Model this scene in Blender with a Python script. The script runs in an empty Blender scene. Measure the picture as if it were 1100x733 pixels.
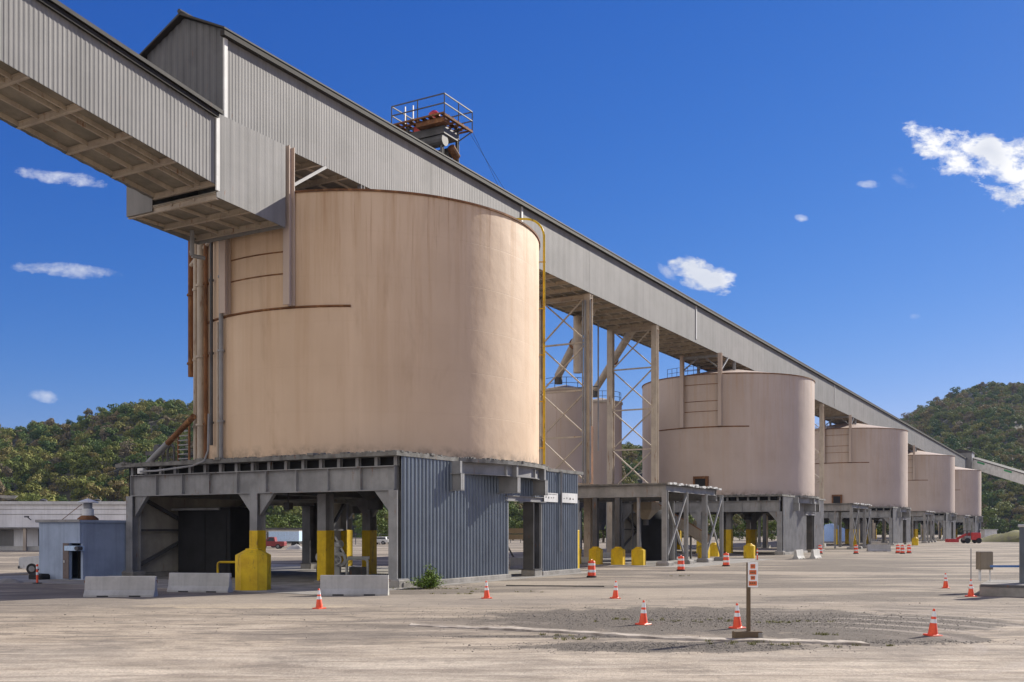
import bpy, math, random
from math import radians, sin, cos, pi, sqrt, atan2
from mathutils import Vector, Matrix, noise
random.seed(7)
SC = bpy.context.scene
COL = SC.collection

# ------------------------------------------------------------------ camera, light, exposure
F, CX, HY, CH = 1081.0, 550.0, 568.0, 3.0          # focal length in photo pixels, centre, horizon row, camera height
YAW = radians(29.8); CY, SY = cos(YAW), sin(YAW)
cam = bpy.data.cameras.new('camera'); camo = bpy.data.objects.new('camera', cam); COL.objects.link(camo)
camo.location = (0, 0, CH); camo.rotation_euler = (radians(90), 0, YAW - radians(90))
cam.sensor_width = 36; cam.lens = F/1100*36; cam.shift_y = 201.5/1100; cam.clip_start = .1; cam.clip_end = 20000
SC.camera = camo
SUN_AZ, SUN_EL = radians(-22), radians(28.5)          # azimuth from +X (along the row), elevation
sund = bpy.data.lights.new('sun', 'SUN'); sund.energy = 3.8; sund.angle = radians(.53); sund.color = (1, .93, .82)
suno = bpy.data.objects.new('sun', sund); COL.objects.link(suno)
sdir = Vector((cos(SUN_EL)*cos(SUN_AZ), cos(SUN_EL)*sin(SUN_AZ), sin(SUN_EL)))
suno.rotation_euler = sdir.to_track_quat('Z', 'Y').to_euler(); suno.location = (0, -20, 60)
SC.view_settings.view_transform = 'Standard'; SC.view_settings.look = 'None'
SC.view_settings.exposure = 1.07; SC.view_settings.gamma = 1; SC.view_settings.use_curve_mapping = False
SKY = .105
FILL_BANK = 6.4  # brightness of the unseen cloud cover added for fill light

# photo pixel -> world helpers used to read off real positions (depth always comes from the ground or a known wall)
def zc(u, v): return CY*u + SY*v
def ray(px): r = (px-CX)/F; return (CY + r*SY, SY - r*CY)     # (du,dv) per metre of depth
def at_u(px, u): a, b = ray(px); return (u, u*b/a)
def at_v(px, v): a, b = ray(px); return (v*a/b, v)
def gp(px, py, z=0): Z = F*(CH-z)/(py-HY); a, b = ray(px); return (Z*a, Z*b)
def gz(px, Z): a, b = ray(px); return (Z*a, Z*b)

# ------------------------------------------------------------------ node helpers / world
def N(nt, t, **kw):
    n = nt.nodes.new(t)
    for k, v in kw.items(): setattr(n, k, v)
    return n
def setin(n, i, v): n.inputs[i].default_value = v
def math_(nt, op, a, b=None, clamp=False):
    n = N(nt, 'ShaderNodeMath', operation=op, use_clamp=clamp)
    for i, x in enumerate((a, b)):
        if x is None: continue
        if isinstance(x, (int, float)): n.inputs[i].default_value = x
        else: nt.links.new(x, n.inputs[i])
    return n.outputs[0]
def dot(nt, v, c):
    n = N(nt, 'ShaderNodeVectorMath', operation='DOT_PRODUCT'); nt.links.new(v, n.inputs[0]); n.inputs[1].default_value = c
    return n.outputs['Value']
def mix(nt, f, a, b, mode='MIX'):
    n = N(nt, 'ShaderNodeMix', data_type='RGBA', blend_type=mode)
    for i, x in ((0, f), (6, a), (7, b)):
        if isinstance(x, (int, float)): n.inputs[i].default_value = x
        elif isinstance(x, tuple): n.inputs[i].default_value = (*x[:3], 1)
        else: nt.links.new(x, n.inputs[i])
    return n.outputs[2]
def ramp(nt, fac, stops):
    n = N(nt, 'ShaderNodeValToRGB'); nt.links.new(fac, n.inputs[0])
    e = n.color_ramp.elements
    while len(e) < len(stops): e.new(.5)
    for x, (p, c) in zip(e, stops):
        x.position = p; x.color = (c, c, c, 1) if isinstance(c, (int, float)) else (*c[:3], 1)
    return n.outputs[0]
def noise_(nt, vec, scale, detail=4, rough=.55, dist=0, dims='3D'):
    n = N(nt, 'ShaderNodeTexNoise', noise_dimensions=dims); nt.links.new(vec, n.inputs['Vector'])
    setin(n, 'Scale', scale); setin(n, 'Detail', detail); setin(n, 'Roughness', rough); setin(n, 'Distortion', dist)
    return n.outputs['Fac']
def mapping(nt, vec, scale=(1, 1, 1), rot=(0, 0, 0), loc=(0, 0, 0)):
    n = N(nt, 'ShaderNodeMapping'); nt.links.new(vec, n.inputs[0])
    setin(n, 'Location', loc); setin(n, 'Rotation', rot); setin(n, 'Scale', scale); return n.outputs[0]

def build_world():
    w = bpy.data.worlds.new('World'); SC.world = w; w.use_nodes = True; nt = w.node_tree; nt.nodes.clear()
    L = nt.links.new
    sky = N(nt, 'ShaderNodeTexSky', sky_type='NISHITA', sun_disc=False)
    sky.sun_elevation = SUN_EL; sky.sun_rotation = pi/2 - SUN_AZ   # measured clockwise from +Y
    sky.altitude = 300; sky.air_density = 1.0; sky.dust_density = 0.15; sky.ozone_density = 3.0
    tc = N(nt, 'ShaderNodeTexCoord'); d = tc.outputs['Generated']
    hs = N(nt, 'ShaderNodeHueSaturation'); setin(hs, 'Saturation', 1.12); setin(hs, 'Value', 1.0); L(sky.outputs[0], hs.inputs['Color'])
    sp = N(nt, 'ShaderNodeSeparateColor'); L(hs.outputs[0], sp.inputs[0]); cb = N(nt, 'ShaderNodeCombineColor')
    for i, (k, e) in enumerate(((.118, 1.60), (.255, 1.07), (.88, .66))): L(math_(nt, 'MULTIPLY', math_(nt, 'POWER', sp.outputs[i], e), k), cb.inputs[i])
    tint = cb.outputs[0]          # clear, dry autumn air: deeper blue overhead than the stock sky
    # clouds: at infinity, a = tangent of bearing east of the yard axis, b = tangent of height
    f = dot(nt, d, (CY, SY, 0)); r = dot(nt, d, (SY, -CY, 0)); u = dot(nt, d, (0, 0, 1))
    fs = math_(nt, 'MAXIMUM', f, .05)
    a = math_(nt, 'DIVIDE', r, fs); b = math_(nt, 'DIVIDE', u, fs)
    cv = N(nt, 'ShaderNodeCombineXYZ'); L(a, cv.inputs[0]); L(b, cv.inputs[1]); P = cv.outputs[0]
    n1 = noise_(nt, mapping(nt, P, (1, 1.6, 1)), 19, 7, .62, .35)
    n2 = noise_(nt, mapping(nt, P, (1, 1.8, 1), (0, 0, .3)), 62, 8, .68, .4)
    n3 = noise_(nt, P, 13, 2, .5)
    wob = math_(nt, 'ADD', math_(nt, 'MULTIPLY', math_(nt, 'SUBTRACT', n1, .5), 5.0), math_(nt, 'MULTIPLY', math_(nt, 'SUBTRACT', n2, .5), 2.4))
    clouds = [(1006, 156, 58, 20, 12, 1), (1060, 172, 74, 32, 12, 1), (1100, 196, 56, 34, 14, 1), (1035, 182, 28, 10, 20, .9),
              (933, 198, 15, 6, 8, .75), (968, 190, 18, 9, 25, .32), (757, 296, 40, 16, 18, 1), (716, 292, 15, 6, 40, .7),
              (861, 235, 9, 4.5, 10, .7), (62, 190, 46, 8, 8, .75), (72, 290, 58, 8, 5, .75), (46, 426, 17, 6, 10, .45),
              (983, 340, 7, 3, 0, .2), (1200, 190, 70, 30, 0, 1), (1300, 330, 90, 20, 0, .8), (-180, 240, 90, 14, 5, .7)]
    mask = None; lum = None
    for (x, y, rx, ry, ang, s) in clouds:
        a0, b0 = (x-CX)/F, (HY-y)/F; t = radians(-ang)
        da = math_(nt, 'SUBTRACT', a, a0); db = math_(nt, 'SUBTRACT', b, b0)
        p = math_(nt, 'DIVIDE', math_(nt, 'ADD', math_(nt, 'MULTIPLY', da, cos(t)), math_(nt, 'MULTIPLY', db, sin(t))), rx/F)
        q = math_(nt, 'DIVIDE', math_(nt, 'SUBTRACT', math_(nt, 'MULTIPLY', db, cos(t)), math_(nt, 'MULTIPLY', da, sin(t))), ry/F)
        rr = math_(nt, 'ADD', math_(nt, 'MULTIPLY', p, p), math_(nt, 'MULTIPLY', q, q))
        e = math_(nt, 'SUBTRACT', math_(nt, 'ADD', .85, wob), rr)
        m = math_(nt, 'MULTIPLY', math_(nt, 'MULTIPLY', e, 1.05 if s >= 1 else .6, True), s)
        gate = math_(nt, 'LESS_THAN', rr, 4.0); m = math_(nt, 'MULTIPLY', m, gate)
        mask = m if mask is None else math_(nt, 'MAXIMUM', mask, m)
    front = math_(nt, 'GREATER_THAN', f, .06); mask = math_(nt, 'MULTIPLY', mask, front)
    ccol = ramp(nt, n3, [(.38, (2.9, 3.1, 3.6)), (.55, (4.6, 4.6, 4.7))])
    ccol = mix(nt, math_(nt, 'MULTIPLY', n2, .35), ccol, (4.8, 4.8, 4.9))
    out = mix(nt, mask, tint, ccol)
    # bright cloud cover out of view, added as fill light opposite the sun
    nb = noise_(nt, mapping(nt, d, (1, 1, 2.2)), 2.6, 6, .55, .4)
    fill_bank = math_(nt, 'MULTIPLY', ramp(nt, dot(nt, d, (-.95, .31, 0)), [(.05, 0.), (.5, 1.)]), ramp(nt, nb, [(.36, 0.), (.52, 1.)]))
    fill_bank = math_(nt, 'MULTIPLY', fill_bank, ramp(nt, u, [(.0, 0.), (.08, 1.), (.75, 1.), (.95, .3)]))
    out = mix(nt, fill_bank, out, (FILL_BANK, FILL_BANK*.94, FILL_BANK*.87))
    bg = N(nt, 'ShaderNodeBackground'); setin(bg, 'Strength', SKY); L(out, bg.inputs[0])
    o = N(nt, 'ShaderNodeOutputWorld'); L(bg.outputs[0], o.inputs[0])
build_world()

# ------------------------------------------------------------------ materials
def new_mat(name):
    m = bpy.data.materials.new(name); m.use_nodes = True; nt = m.node_tree; nt.nodes.clear()
    b = N(nt, 'ShaderNodeBsdfPrincipled'); o = N(nt, 'ShaderNodeOutputMaterial'); nt.links.new(b.outputs[0], o.inputs[0])
    return m, nt, b
def weathered(name, col, col2=None, rust=None, rust_amt=0., rough=.6, metal=0., scale=.8, streak=True, bump=.15, bscale=12, lo=.4, hi=.65, spec=.3):
    """paint with patchy fading, vertical run-off streaks and rust flecks; object coordinates, metres"""
    m, nt, b = new_mat(name); L = nt.links.new
    tc = N(nt, 'ShaderNodeTexCoord').outputs['Object']
    c2 = col2 or tuple(x*.72 for x in col)
    n1 = noise_(nt, tc, scale, 5, .6)
    c = mix(nt, ramp(nt, n1, [(lo, 0.), (hi, 1.)]), col, c2)
    if streak:
        n2 = noise_(nt, mapping(nt, tc, (2.6, 2.6, .12)), 1.3, 5, .6)
        c = mix(nt, math_(nt, 'MULTIPLY', ramp(nt, n2, [(.48, 0.), (.72, 1.)]), .45), c, tuple(x*.6 for x in col))
    if rust:
        n3 = noise_(nt, mapping(nt, tc, (1.4, 1.4, .35)), 2.1, 6, .68)
        f = ramp(nt, n3, [(.66-.25*rust_amt, 0.), (.78-.25*rust_amt, 1.)])
        c = mix(nt, f, c, rust)
    if 'gallery' in name or 'siding' in name:
        oi = N(nt, 'ShaderNodeObjectInfo').outputs['Random']; px_ = noise_(nt, mapping(nt, tc, (1.1, 1.1, 0)), 1.0, 1, .5)
        c = mix(nt, math_(nt, 'MULTIPLY', oi, .22), c, tuple(x*.6 for x in col)); c = mix(nt, math_(nt, 'MULTIPLY', ramp(nt, px_, [(.45, 0.), (.55, 1.)]), .14), c, tuple(x*1.5 for x in col))
    nf = noise_(nt, tc, 37, 3, .6)
    c = mix(nt, math_(nt, 'MULTIPLY', ramp(nt, nf, [(.35, 0.), (.75, 1.)]), .22), c, tuple(x*.5 for x in col))
    L(c, b.inputs['Base Color']); setin(b, 'Roughness', rough); setin(b, 'Metallic', metal); setin(b, 'Specular IOR Level', spec)
    if bump:
        bp = N(nt, 'ShaderNodeBump'); setin(bp, 'Strength', bump); setin(bp, 'Distance', .03)
        L(noise_(nt, tc, bscale, 4, .6), bp.inputs['Height']); L(bp.outputs[0], b.inputs['Normal'])
    return m
def plain(name, col, rough=.6, metal=0, var=.12):
    m, nt, b = new_mat(name)
    tc = N(nt, 'ShaderNodeTexCoord').outputs['Object']
    n = noise_(nt, tc, 5, 4, .6)
    c = mix(nt, ramp(nt, n, [(.3, 0.), (.7, 1.)]), tuple(x*(1+var) for x in col), tuple(x*(1-var*1.6) for x in col))
    nt.links.new(c, b.inputs['Base Color']); setin(b, 'Roughness', rough); setin(b, 'Metallic', metal); return m

M = {}
RUST = (.20, .075, .025)
M['steel'] = weathered('grey_painted_steel', (.29, .29, .29), (.20, .20, .20), RUST, .2, .55)
M['steel_dark'] = weathered('dark_steel', (.10, .10, .105), (.06, .06, .06), RUST, .2, .6)
M['steel_tan'] = weathered('tan_painted_steel', (.50, .43, .34), (.38, .32, .26), RUST, .3, .6)
M['rusty'] = weathered('rusty_steel', (.22, .10, .045), (.10, .045, .02), (.33, .17, .07), .5, .85)
M['siding_blue'] = weathered('blue_grey_siding', (.135, .165, .20), (.10, .125, .155), RUST, 0., .36, .3, bump=.05, spec=.6)
M['siding_cream'] = weathered('cream_liner', (.42, .39, .33), (.30, .28, .24), RUST, .15, .6)
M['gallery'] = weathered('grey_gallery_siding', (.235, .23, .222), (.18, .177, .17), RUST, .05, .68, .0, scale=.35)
M['gallery_end_shade'] = weathered('shade_darkened_siding', (.115, .115, .12), (.08, .08, .085), RUST, .05, .55)  # gallery siding made darker: the gable's shade is put into the colour
M['fascia'] = weathered('dark_eave', (.03, .027, .024), (.02, .018, .016), RUST, .1, .75)
M['gallery_trim'] = weathered('pale_trim', (.62, .62, .60), (.5, .5, .48), RUST, .08, .5)
M['roofing'] = weathered('dull_roofing', (.055, .05, .045), (.035, .032, .03), RUST, .15, .7)
M['deck'] = weathered('galley_deck', (.30, .265, .21), (.2, .18, .14), RUST, .2, .75)
M['concrete'] = weathered('pale_concrete', (.50, .49, .46), (.37, .36, .33), None, 0, .9, bump=.4, bscale=25)
M['concrete_dirty'] = weathered('dirty_concrete', (.34, .32, .29), (.2, .19, .17), None, 0, .92, bump=.5, bscale=20)
M['kerb'] = weathered('buried_kerb', (.50, .44, .365), (.26, .22, .18), None, 0, .95, scale=1.1, streak=False, bump=.8, bscale=9, lo=.44, hi=.58)
M['slab'] = weathered('slab_edge', (.22, .215, .20), (.10, .095, .085), RUST, .15, .9, scale=1.6, bump=.5, bscale=18)
M['yellow'] = weathered('yellow_paint', (.74, .50, .015), (.58, .36, .01), (.16, .1, .03), .35, .5, scale=1.5)
M['white'] = weathered('white_paint', (.72, .72, .70), (.58, .58, .56), RUST, .05, .5)
M['wall_white'] = weathered('warehouse_white', (.80, .80, .81), (.64, .63, .63), None, 0, .8, scale=.3)
M['blockwall'] = weathered('blue_grey_block_wall', (.36, .43, .55), (.29, .35, .45), None, 0, .85)
M['orange'] = plain('traffic_orange', (.86, .085, .02), .45)
M['reflect'] = plain('reflective_white', (.82, .82, .80), .35)
M['red'] = plain('red_paint', (.5, .035, .03), .4)
M['blue'] = plain('blue_paint', (.08, .18, .42), .5)
M['paleblue'] = plain('pale_blue_panel', (.45, .60, .78), .5)
M['rubber'] = plain('black_rubber', (.02, .02, .02), .8)
M['glass'] = plain('dark_glass', (.03, .04, .05), .1)
M['wood'] = weathered('weathered_timber', (.17, .12, .07), (.10, .075, .05), None, 0, .85)
M['lumber'] = weathered('pale_timber', (.62, .47, .28), (.5, .37, .21), None, 0, .8)
M['brown_door'] = plain('brown_door', (.14, .105, .095), .6)
M['ink'] = plain('sign_ink', (.03, .03, .03), .7)
M['box_tan'] = weathered('tan_cabinet_paint', (.27, .225, .165), (.2, .165, .12), RUST, .2, .6)
M['dark_interior'] = weathered('dark_equipment_and_shade', (.022, .022, .024), (.014, .014, .014), None, 0, .8)  # dark gear; also the shade colour of the plate behind the stubs

def silo_mat(name, base, strength):
    m, nt, b = new_mat(name); L = nt.links.new
    tc = N(nt, 'ShaderNodeTexCoord').outputs['Object']
    geo = N(nt, 'ShaderNodeSeparateXYZ'); L(tc, geo.inputs[0]); z = geo.outputs[2]
    big = noise_(nt, tc, .16, 4, .55)
    c = mix(nt, ramp(nt, big, [(.35, 0.), (.7, 1.)]), base, (base[0]*.86, base[1]*.84, base[2]*.82))
    st = noise_(nt, mapping(nt, tc, (1.3, 1.3, .055)), 1.0, 6, .65)
    topg = ramp(nt, math_(nt, 'DIVIDE', z, 14.6), [(.25, .22), (.7, .55), (1., 1.)])
    f = math_(nt, 'MULTIPLY', math_(nt, 'MULTIPLY', ramp(nt, st, [(.50, 0.), (.70, 1.)]), topg), strength, True)
    c = mix(nt, f, c, (.43, .265, .14))
    run = noise_(nt, mapping(nt, tc, (5.5, 5.5, .11), loc=(2, 9, 0)), 1.0, 5, .7)
    hang = ramp(nt, math_(nt, 'DIVIDE', z, 14.6), [(.55, 0.), (1., 1.)])
    c = mix(nt, math_(nt, 'MULTIPLY', math_(nt, 'MULTIPLY', ramp(nt, run, [(.60, 0.), (.66, 1.)]), hang), .6*strength), c, (.27, .12, .05))
    patch = noise_(nt, mapping(nt, tc, (1, 1, .3)), .55, 6, .7, .4)
    c = mix(nt, math_(nt, 'MULTIPLY', ramp(nt, patch, [(.55, 0.), (.75, 1.)]), .36*strength), c, (.33, .21, .12))
    pale = noise_(nt, mapping(nt, tc, (.6, .6, .06), loc=(4, 2, 1)), 1.2, 4, .6)
    c = mix(nt, math_(nt, 'MULTIPLY', ramp(nt, pale, [(.52, 0.), (.75, 1.)]), .35), c, (base[0]*1.18, base[1]*1.2, base[2]*1.22))
    # plate courses
    wv = math_(nt, 'PINGPONG', z, 1.22)
    seam = ramp(nt, wv, [(0., 1.), (.018, 0.)])
    c = mix(nt, math_(nt, 'MULTIPLY', seam, .10), c, (.25, .17, .11))
    spk = noise_(nt, tc, 6.5, 5, .75)
    c = mix(nt, ramp(nt, spk, [(.70, 0.), (.76, .5)]), c, (.22, .13, .08))
    low = ramp(nt, z, [(0., .75), (.05, .0)]); ln = noise_(nt, tc, 1.6, 5, .7)
    c = mix(nt, math_(nt, 'MULTIPLY', ramp(nt, math_(nt, 'DIVIDE', z, .75), [(0., .9), (1., 0.)]), ramp(nt, ln, [(.42, 0.), (.62, 1.)])), c, (.20, .15, .11))
    L(c, b.inputs['Base Color']); setin(b, 'Roughness', .62); setin(b, 'Specular IOR Level', .25)
    bp = N(nt, 'ShaderNodeBump'); setin(bp, 'Strength', .25); setin(bp, 'Distance', .12)
    L(math_(nt, 'ADD', noise_(nt, tc, .9, 3, .5), math_(nt, 'MULTIPLY', seam, -.25)), bp.inputs['Height']); L(bp.outputs[0], b.inputs['Normal'])
    return m
M['silo_tan'] = silo_mat('silo_tan_paint', (.63, .47, .325), 1.0)
M['silo_pink'] = silo_mat('silo_pink_paint', (.50, .41, .35), .6)

def ground_mat():
    m, nt, b = new_mat('dirt_yard'); L = nt.links.new
    g = N(nt, 'ShaderNodeNewGeometry').outputs['Position']
    iso = mapping(nt, g, (1, 1, 0))
    st = mapping(nt, iso, (1, 1, 1), (0, 0, -(YAW - pi/2)), (0, 0, 0))       # x across the yard, y away from the road
    st2 = mapping(nt, st, (.16, .40, 1))
    n1 = noise_(nt, st2, 1.0, 9, .70, .5)
    n2 = noise_(nt, iso, .13, 9, .66, .3)
    n3 = noise_(nt, mapping(nt, st, (.42, 1.5, 1), (0, 0, .08)), 1.0, 8, .72, .6)
    sand, sand2 = (.50, .415, .315), (.33, .272, .205)
    grey, dark = (.20, .17, .14), (.10, .085, .07)
    c = mix(nt, ramp(nt, n1, [(.36, 0.), (.60, 1.)]), sand2, sand)
    c = mix(nt, math_(nt, 'MULTIPLY', ramp(nt, n2, [(.47, 0.), (.56, 1.)]), .8), c, grey)
    c = mix(nt, math_(nt, 'MULTIPLY', ramp(nt, n3, [(.47, 0.), (.58, 1.)]), .65), c, dark)
    n7 = noise_(nt, mapping(nt, st, (.2, .8, 1), (0, 0, -.04), (3, 7, 0)), 1.0, 9, .68, .6)
    c = mix(nt, math_(nt, 'MULTIPLY', ramp(nt, n7, [(.53, 0.), (.62, 1.)]), .7), c, (.55, .465, .365))
    # far yard: greyer old asphalt
    sp = N(nt, 'ShaderNodeSeparateXYZ'); L(st, sp.inputs[0]); yy = sp.outputs[1]
    far = ramp(nt, math_(nt, 'DIVIDE', yy, 100), [(.30, 0.), (.46, 1.)])
    nfar = noise_(nt, mapping(nt, st, (.05, .17, 1)), 1.0, 9, .7, .4)
    farc = mix(nt, ramp(nt, nfar, [(.47, 0.), (.56, 1.)]), (.125, .108, .088), (.37, .315, .245))
    c = mix(nt, math_(nt, 'MULTIPLY', far, .85), c, farc)
    # fallen gravel patch round the cones and strip by the road
    tw = noise_(nt, mapping(nt, st, (.05, .05, 1)), 1.0, 3, .5)
    ty = math_(nt, 'ADD', math_(nt, 'MULTIPLY', yy, 1.0), math_(nt, 'MULTIPLY', tw, 5.0))
    tr = math_(nt, 'PINGPONG', ty, .95)
    trk = ramp(nt, tr, [(.0, 1.), (.16, 0.)]); tn = noise_(nt, mapping(nt, st, (.04, .3, 1), loc=(9, 3, 0)), 1.0, 4, .6)
    near = ramp(nt, math_(nt, 'DIVIDE', yy, 100), [(.22, .62), (.27, .0)])
    nl = noise_(nt, mapping(nt, st, (.3, 1.2, 1), (0, 0, .03), (1, 5, 0)), 1.0, 9, .7, .5)
    c = mix(nt, near, c, mix(nt, ramp(nt, nl, [(.40, 0.), (.60, 1.)]), (.33, .275, .215), (.72, .625, .50)))
    c = mix(nt, math_(nt, 'MULTIPLY', trk, ramp(nt, tn, [(.42, 0.), (.55, .5)])), c, (.33, .28, .225))
    def blob(px, py, rx, ry, soft=1.0):
        x, y = gp(px, py); cx = x*SY - y*CY; cyy = x*CY + y*SY
        p = math_(nt, 'DIVIDE', math_(nt, 'SUBTRACT', sp.outputs[0], cx), rx); q = math_(nt, 'DIVIDE', math_(nt, 'SUBTRACT', yy, cyy), ry)
        rr = math_(nt, 'ADD', math_(nt, 'MULTIPLY', p, p), math_(nt, 'MULTIPLY', q, q))
        nn = noise_(nt, iso, .9, 5, .65)
        return ramp(nt, math_(nt, 'ADD', rr, math_(nt, 'MULTIPLY', math_(nt, 'SUBTRACT', nn, .5), 2.2*soft)), [(.72, 1.), (1.08, 0.)])
    ngr = noise_(nt, iso, 9, 4, .8)
    gcol = ramp(nt, ngr, [(.35, (.045, .038, .032)), (.64, (.155, .135, .112))])
    for a in ((760, 665, 8.2, 5.2, .8), (960, 668, 4.2, 3.0), (715, 695, 4.0, 1.25, .8), (940, 684, 3.2, 2.2), (470, 622, 2.5, 2.0), (600, 684, 3.5, .4)):
        c = mix(nt, math_(nt, 'MULTIPLY', blob(*a), .93), c, gcol)
    c = mix(nt, math_(nt, 'MULTIPLY', blob(275, 651, 5.0, 1.3), .6), c, (.60, .49, .34))
    c = mix(nt, math_(nt, 'MULTIPLY', blob(330, 645, 14.0, 4.0), .5), c, (.27, .235, .195))
    # tyre tracks: paired wavy bands
    c = mix(nt, math_(nt, 'MULTIPLY', math_(nt, 'MULTIPLY', trk, ramp(nt, tn, [(.5, 0.), (.62, 1.)])), .45), c, (.26, .22, .18))
    # curved tracks where vehicles turn at the right
    ax, ay = gp(1010, 700); vd = N(nt, 'ShaderNodeVectorMath', operation='DISTANCE'); L(mapping(nt, iso, (.8, 1, 1)), vd.inputs[0]); vd.inputs[1].default_value = (ax*.8, ay+3, 0)
    dn = math_(nt, 'ADD', vd.outputs['Value'], math_(nt, 'MULTIPLY', tw, 2.0)); cr = ramp(nt, math_(nt, 'PINGPONG', dn, .62), [(.0, 1.), (.12, 1.), (.22, 0.)])
    tn2 = noise_(nt, iso, .3, 6, .65)
    rngm = ramp(nt, math_(nt, 'DIVIDE', vd.outputs['Value'], 20), [(.12, 0.), (.2, 1.), (.55, 1.), (.7, 0.)])
    c = mix(nt, math_(nt, 'MULTIPLY', math_(nt, 'MULTIPLY', cr, rngm), math_(nt, 'MULTIPLY', ramp(nt, tn2, [(.40, 0.), (.50, 1.)]), math_(nt, 'MULTIPLY', ramp(nt, math_(nt, 'DIVIDE', sp.outputs[0], 20), [(.40, 0.), (.55, 1.)]), .6))), c, (.40, .345, .29))
    stn = noise_(nt, iso, .42, 9, .75, .5)
    c = mix(nt, math_(nt, 'MULTIPLY', ramp(nt, stn, [(.56, 0.), (.64, 1.)]), .55), c, (.20, .17, .14))
    fine = noise_(nt, iso, 14, 6, .75)
    c = mix(nt, math_(nt, 'MULTIPLY', ramp(nt, fine, [(.46, 0.), (.62, 1.)]), .5), c, (.20, .175, .15))
    grit = noise_(nt, iso, 45, 3, .7)
    c = mix(nt, math_(nt, 'MULTIPLY', ramp(nt, grit, [(.55, 0.), (.64, 1.)]), .4), c, (.52, .46, .39))
    L(c, b.inputs['Base Color']); setin(b, 'Roughness', .95); setin(b, 'Specular IOR Level', .15)
    h = math_(nt, 'ADD', math_(nt, 'MULTIPLY', noise_(nt, iso, 1.1, 6, .65), .7), math_(nt, 'ADD', math_(nt, 'MULTIPLY', fine, .22), math_(nt, 'MULTIPLY', trk, -.10)))
    bp = N(nt, 'ShaderNodeBump'); setin(bp, 'Strength', .8); setin(bp, 'Distance', .14); L(h, bp.inputs['Height']); L(bp.outputs[0], b.inputs['Normal'])
    return m
M['ground'] = ground_mat()

def leaf_mat(name, stops, rnd_amt=1.0):
    m, nt, b = new_mat(name); L = nt.links.new
    oi = N(nt, 'ShaderNodeObjectInfo').outputs['Random']
    tc = N(nt, 'ShaderNodeTexCoord').outputs['Object']
    n = noise_(nt, tc, 1.2, 4, .6)
    f = math_(nt, 'ADD', math_(nt, 'MULTIPLY', oi, .75*rnd_amt), math_(nt, 'MULTIPLY', n, .35), True)
    L(ramp(nt, f, stops), b.inputs['Base Color']); setin(b, 'Roughness', .75); setin(b, 'Specular IOR Level', .15)
    return m
M['forest'] = leaf_mat('autumn_forest_leaves', [(0, (.04, .085, .025)), (.25, (.08, .13, .035)), (.45, (.13, .17, .04)), (.65, (.21, .22, .055)), (.82, (.22, .17, .06)), (.9, (.19, .16, .12)), (1, (.30, .27, .06))])
M['young_leaves'] = leaf_mat('young_green_leaves', [(0, (.07, .11, .025)), (1, (.16, .19, .04))], .6)
M['bush_leaves'] = leaf_mat('bush_leaves', [(0, (.12, .19, .03)), (1, (.26, .32, .08))], .3)
M['weed'] = leaf_mat('weed_leaves', [(0, (.13, .14, .03)), (1, (.28, .25, .07))], .5)
M['bark'] = plain('bark', (.09, .07, .055), .9)
M['hill'] = plain('hill_soil', (.07, .065, .04), .95)
M['grass'] = weathered('berm_grass', (.19, .18, .06), (.12, .11, .06), None, 0, .95, streak=False)
M['stones'] = plain('gravel_stones', (.22, .195, .165), .9, 0, .5)

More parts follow.
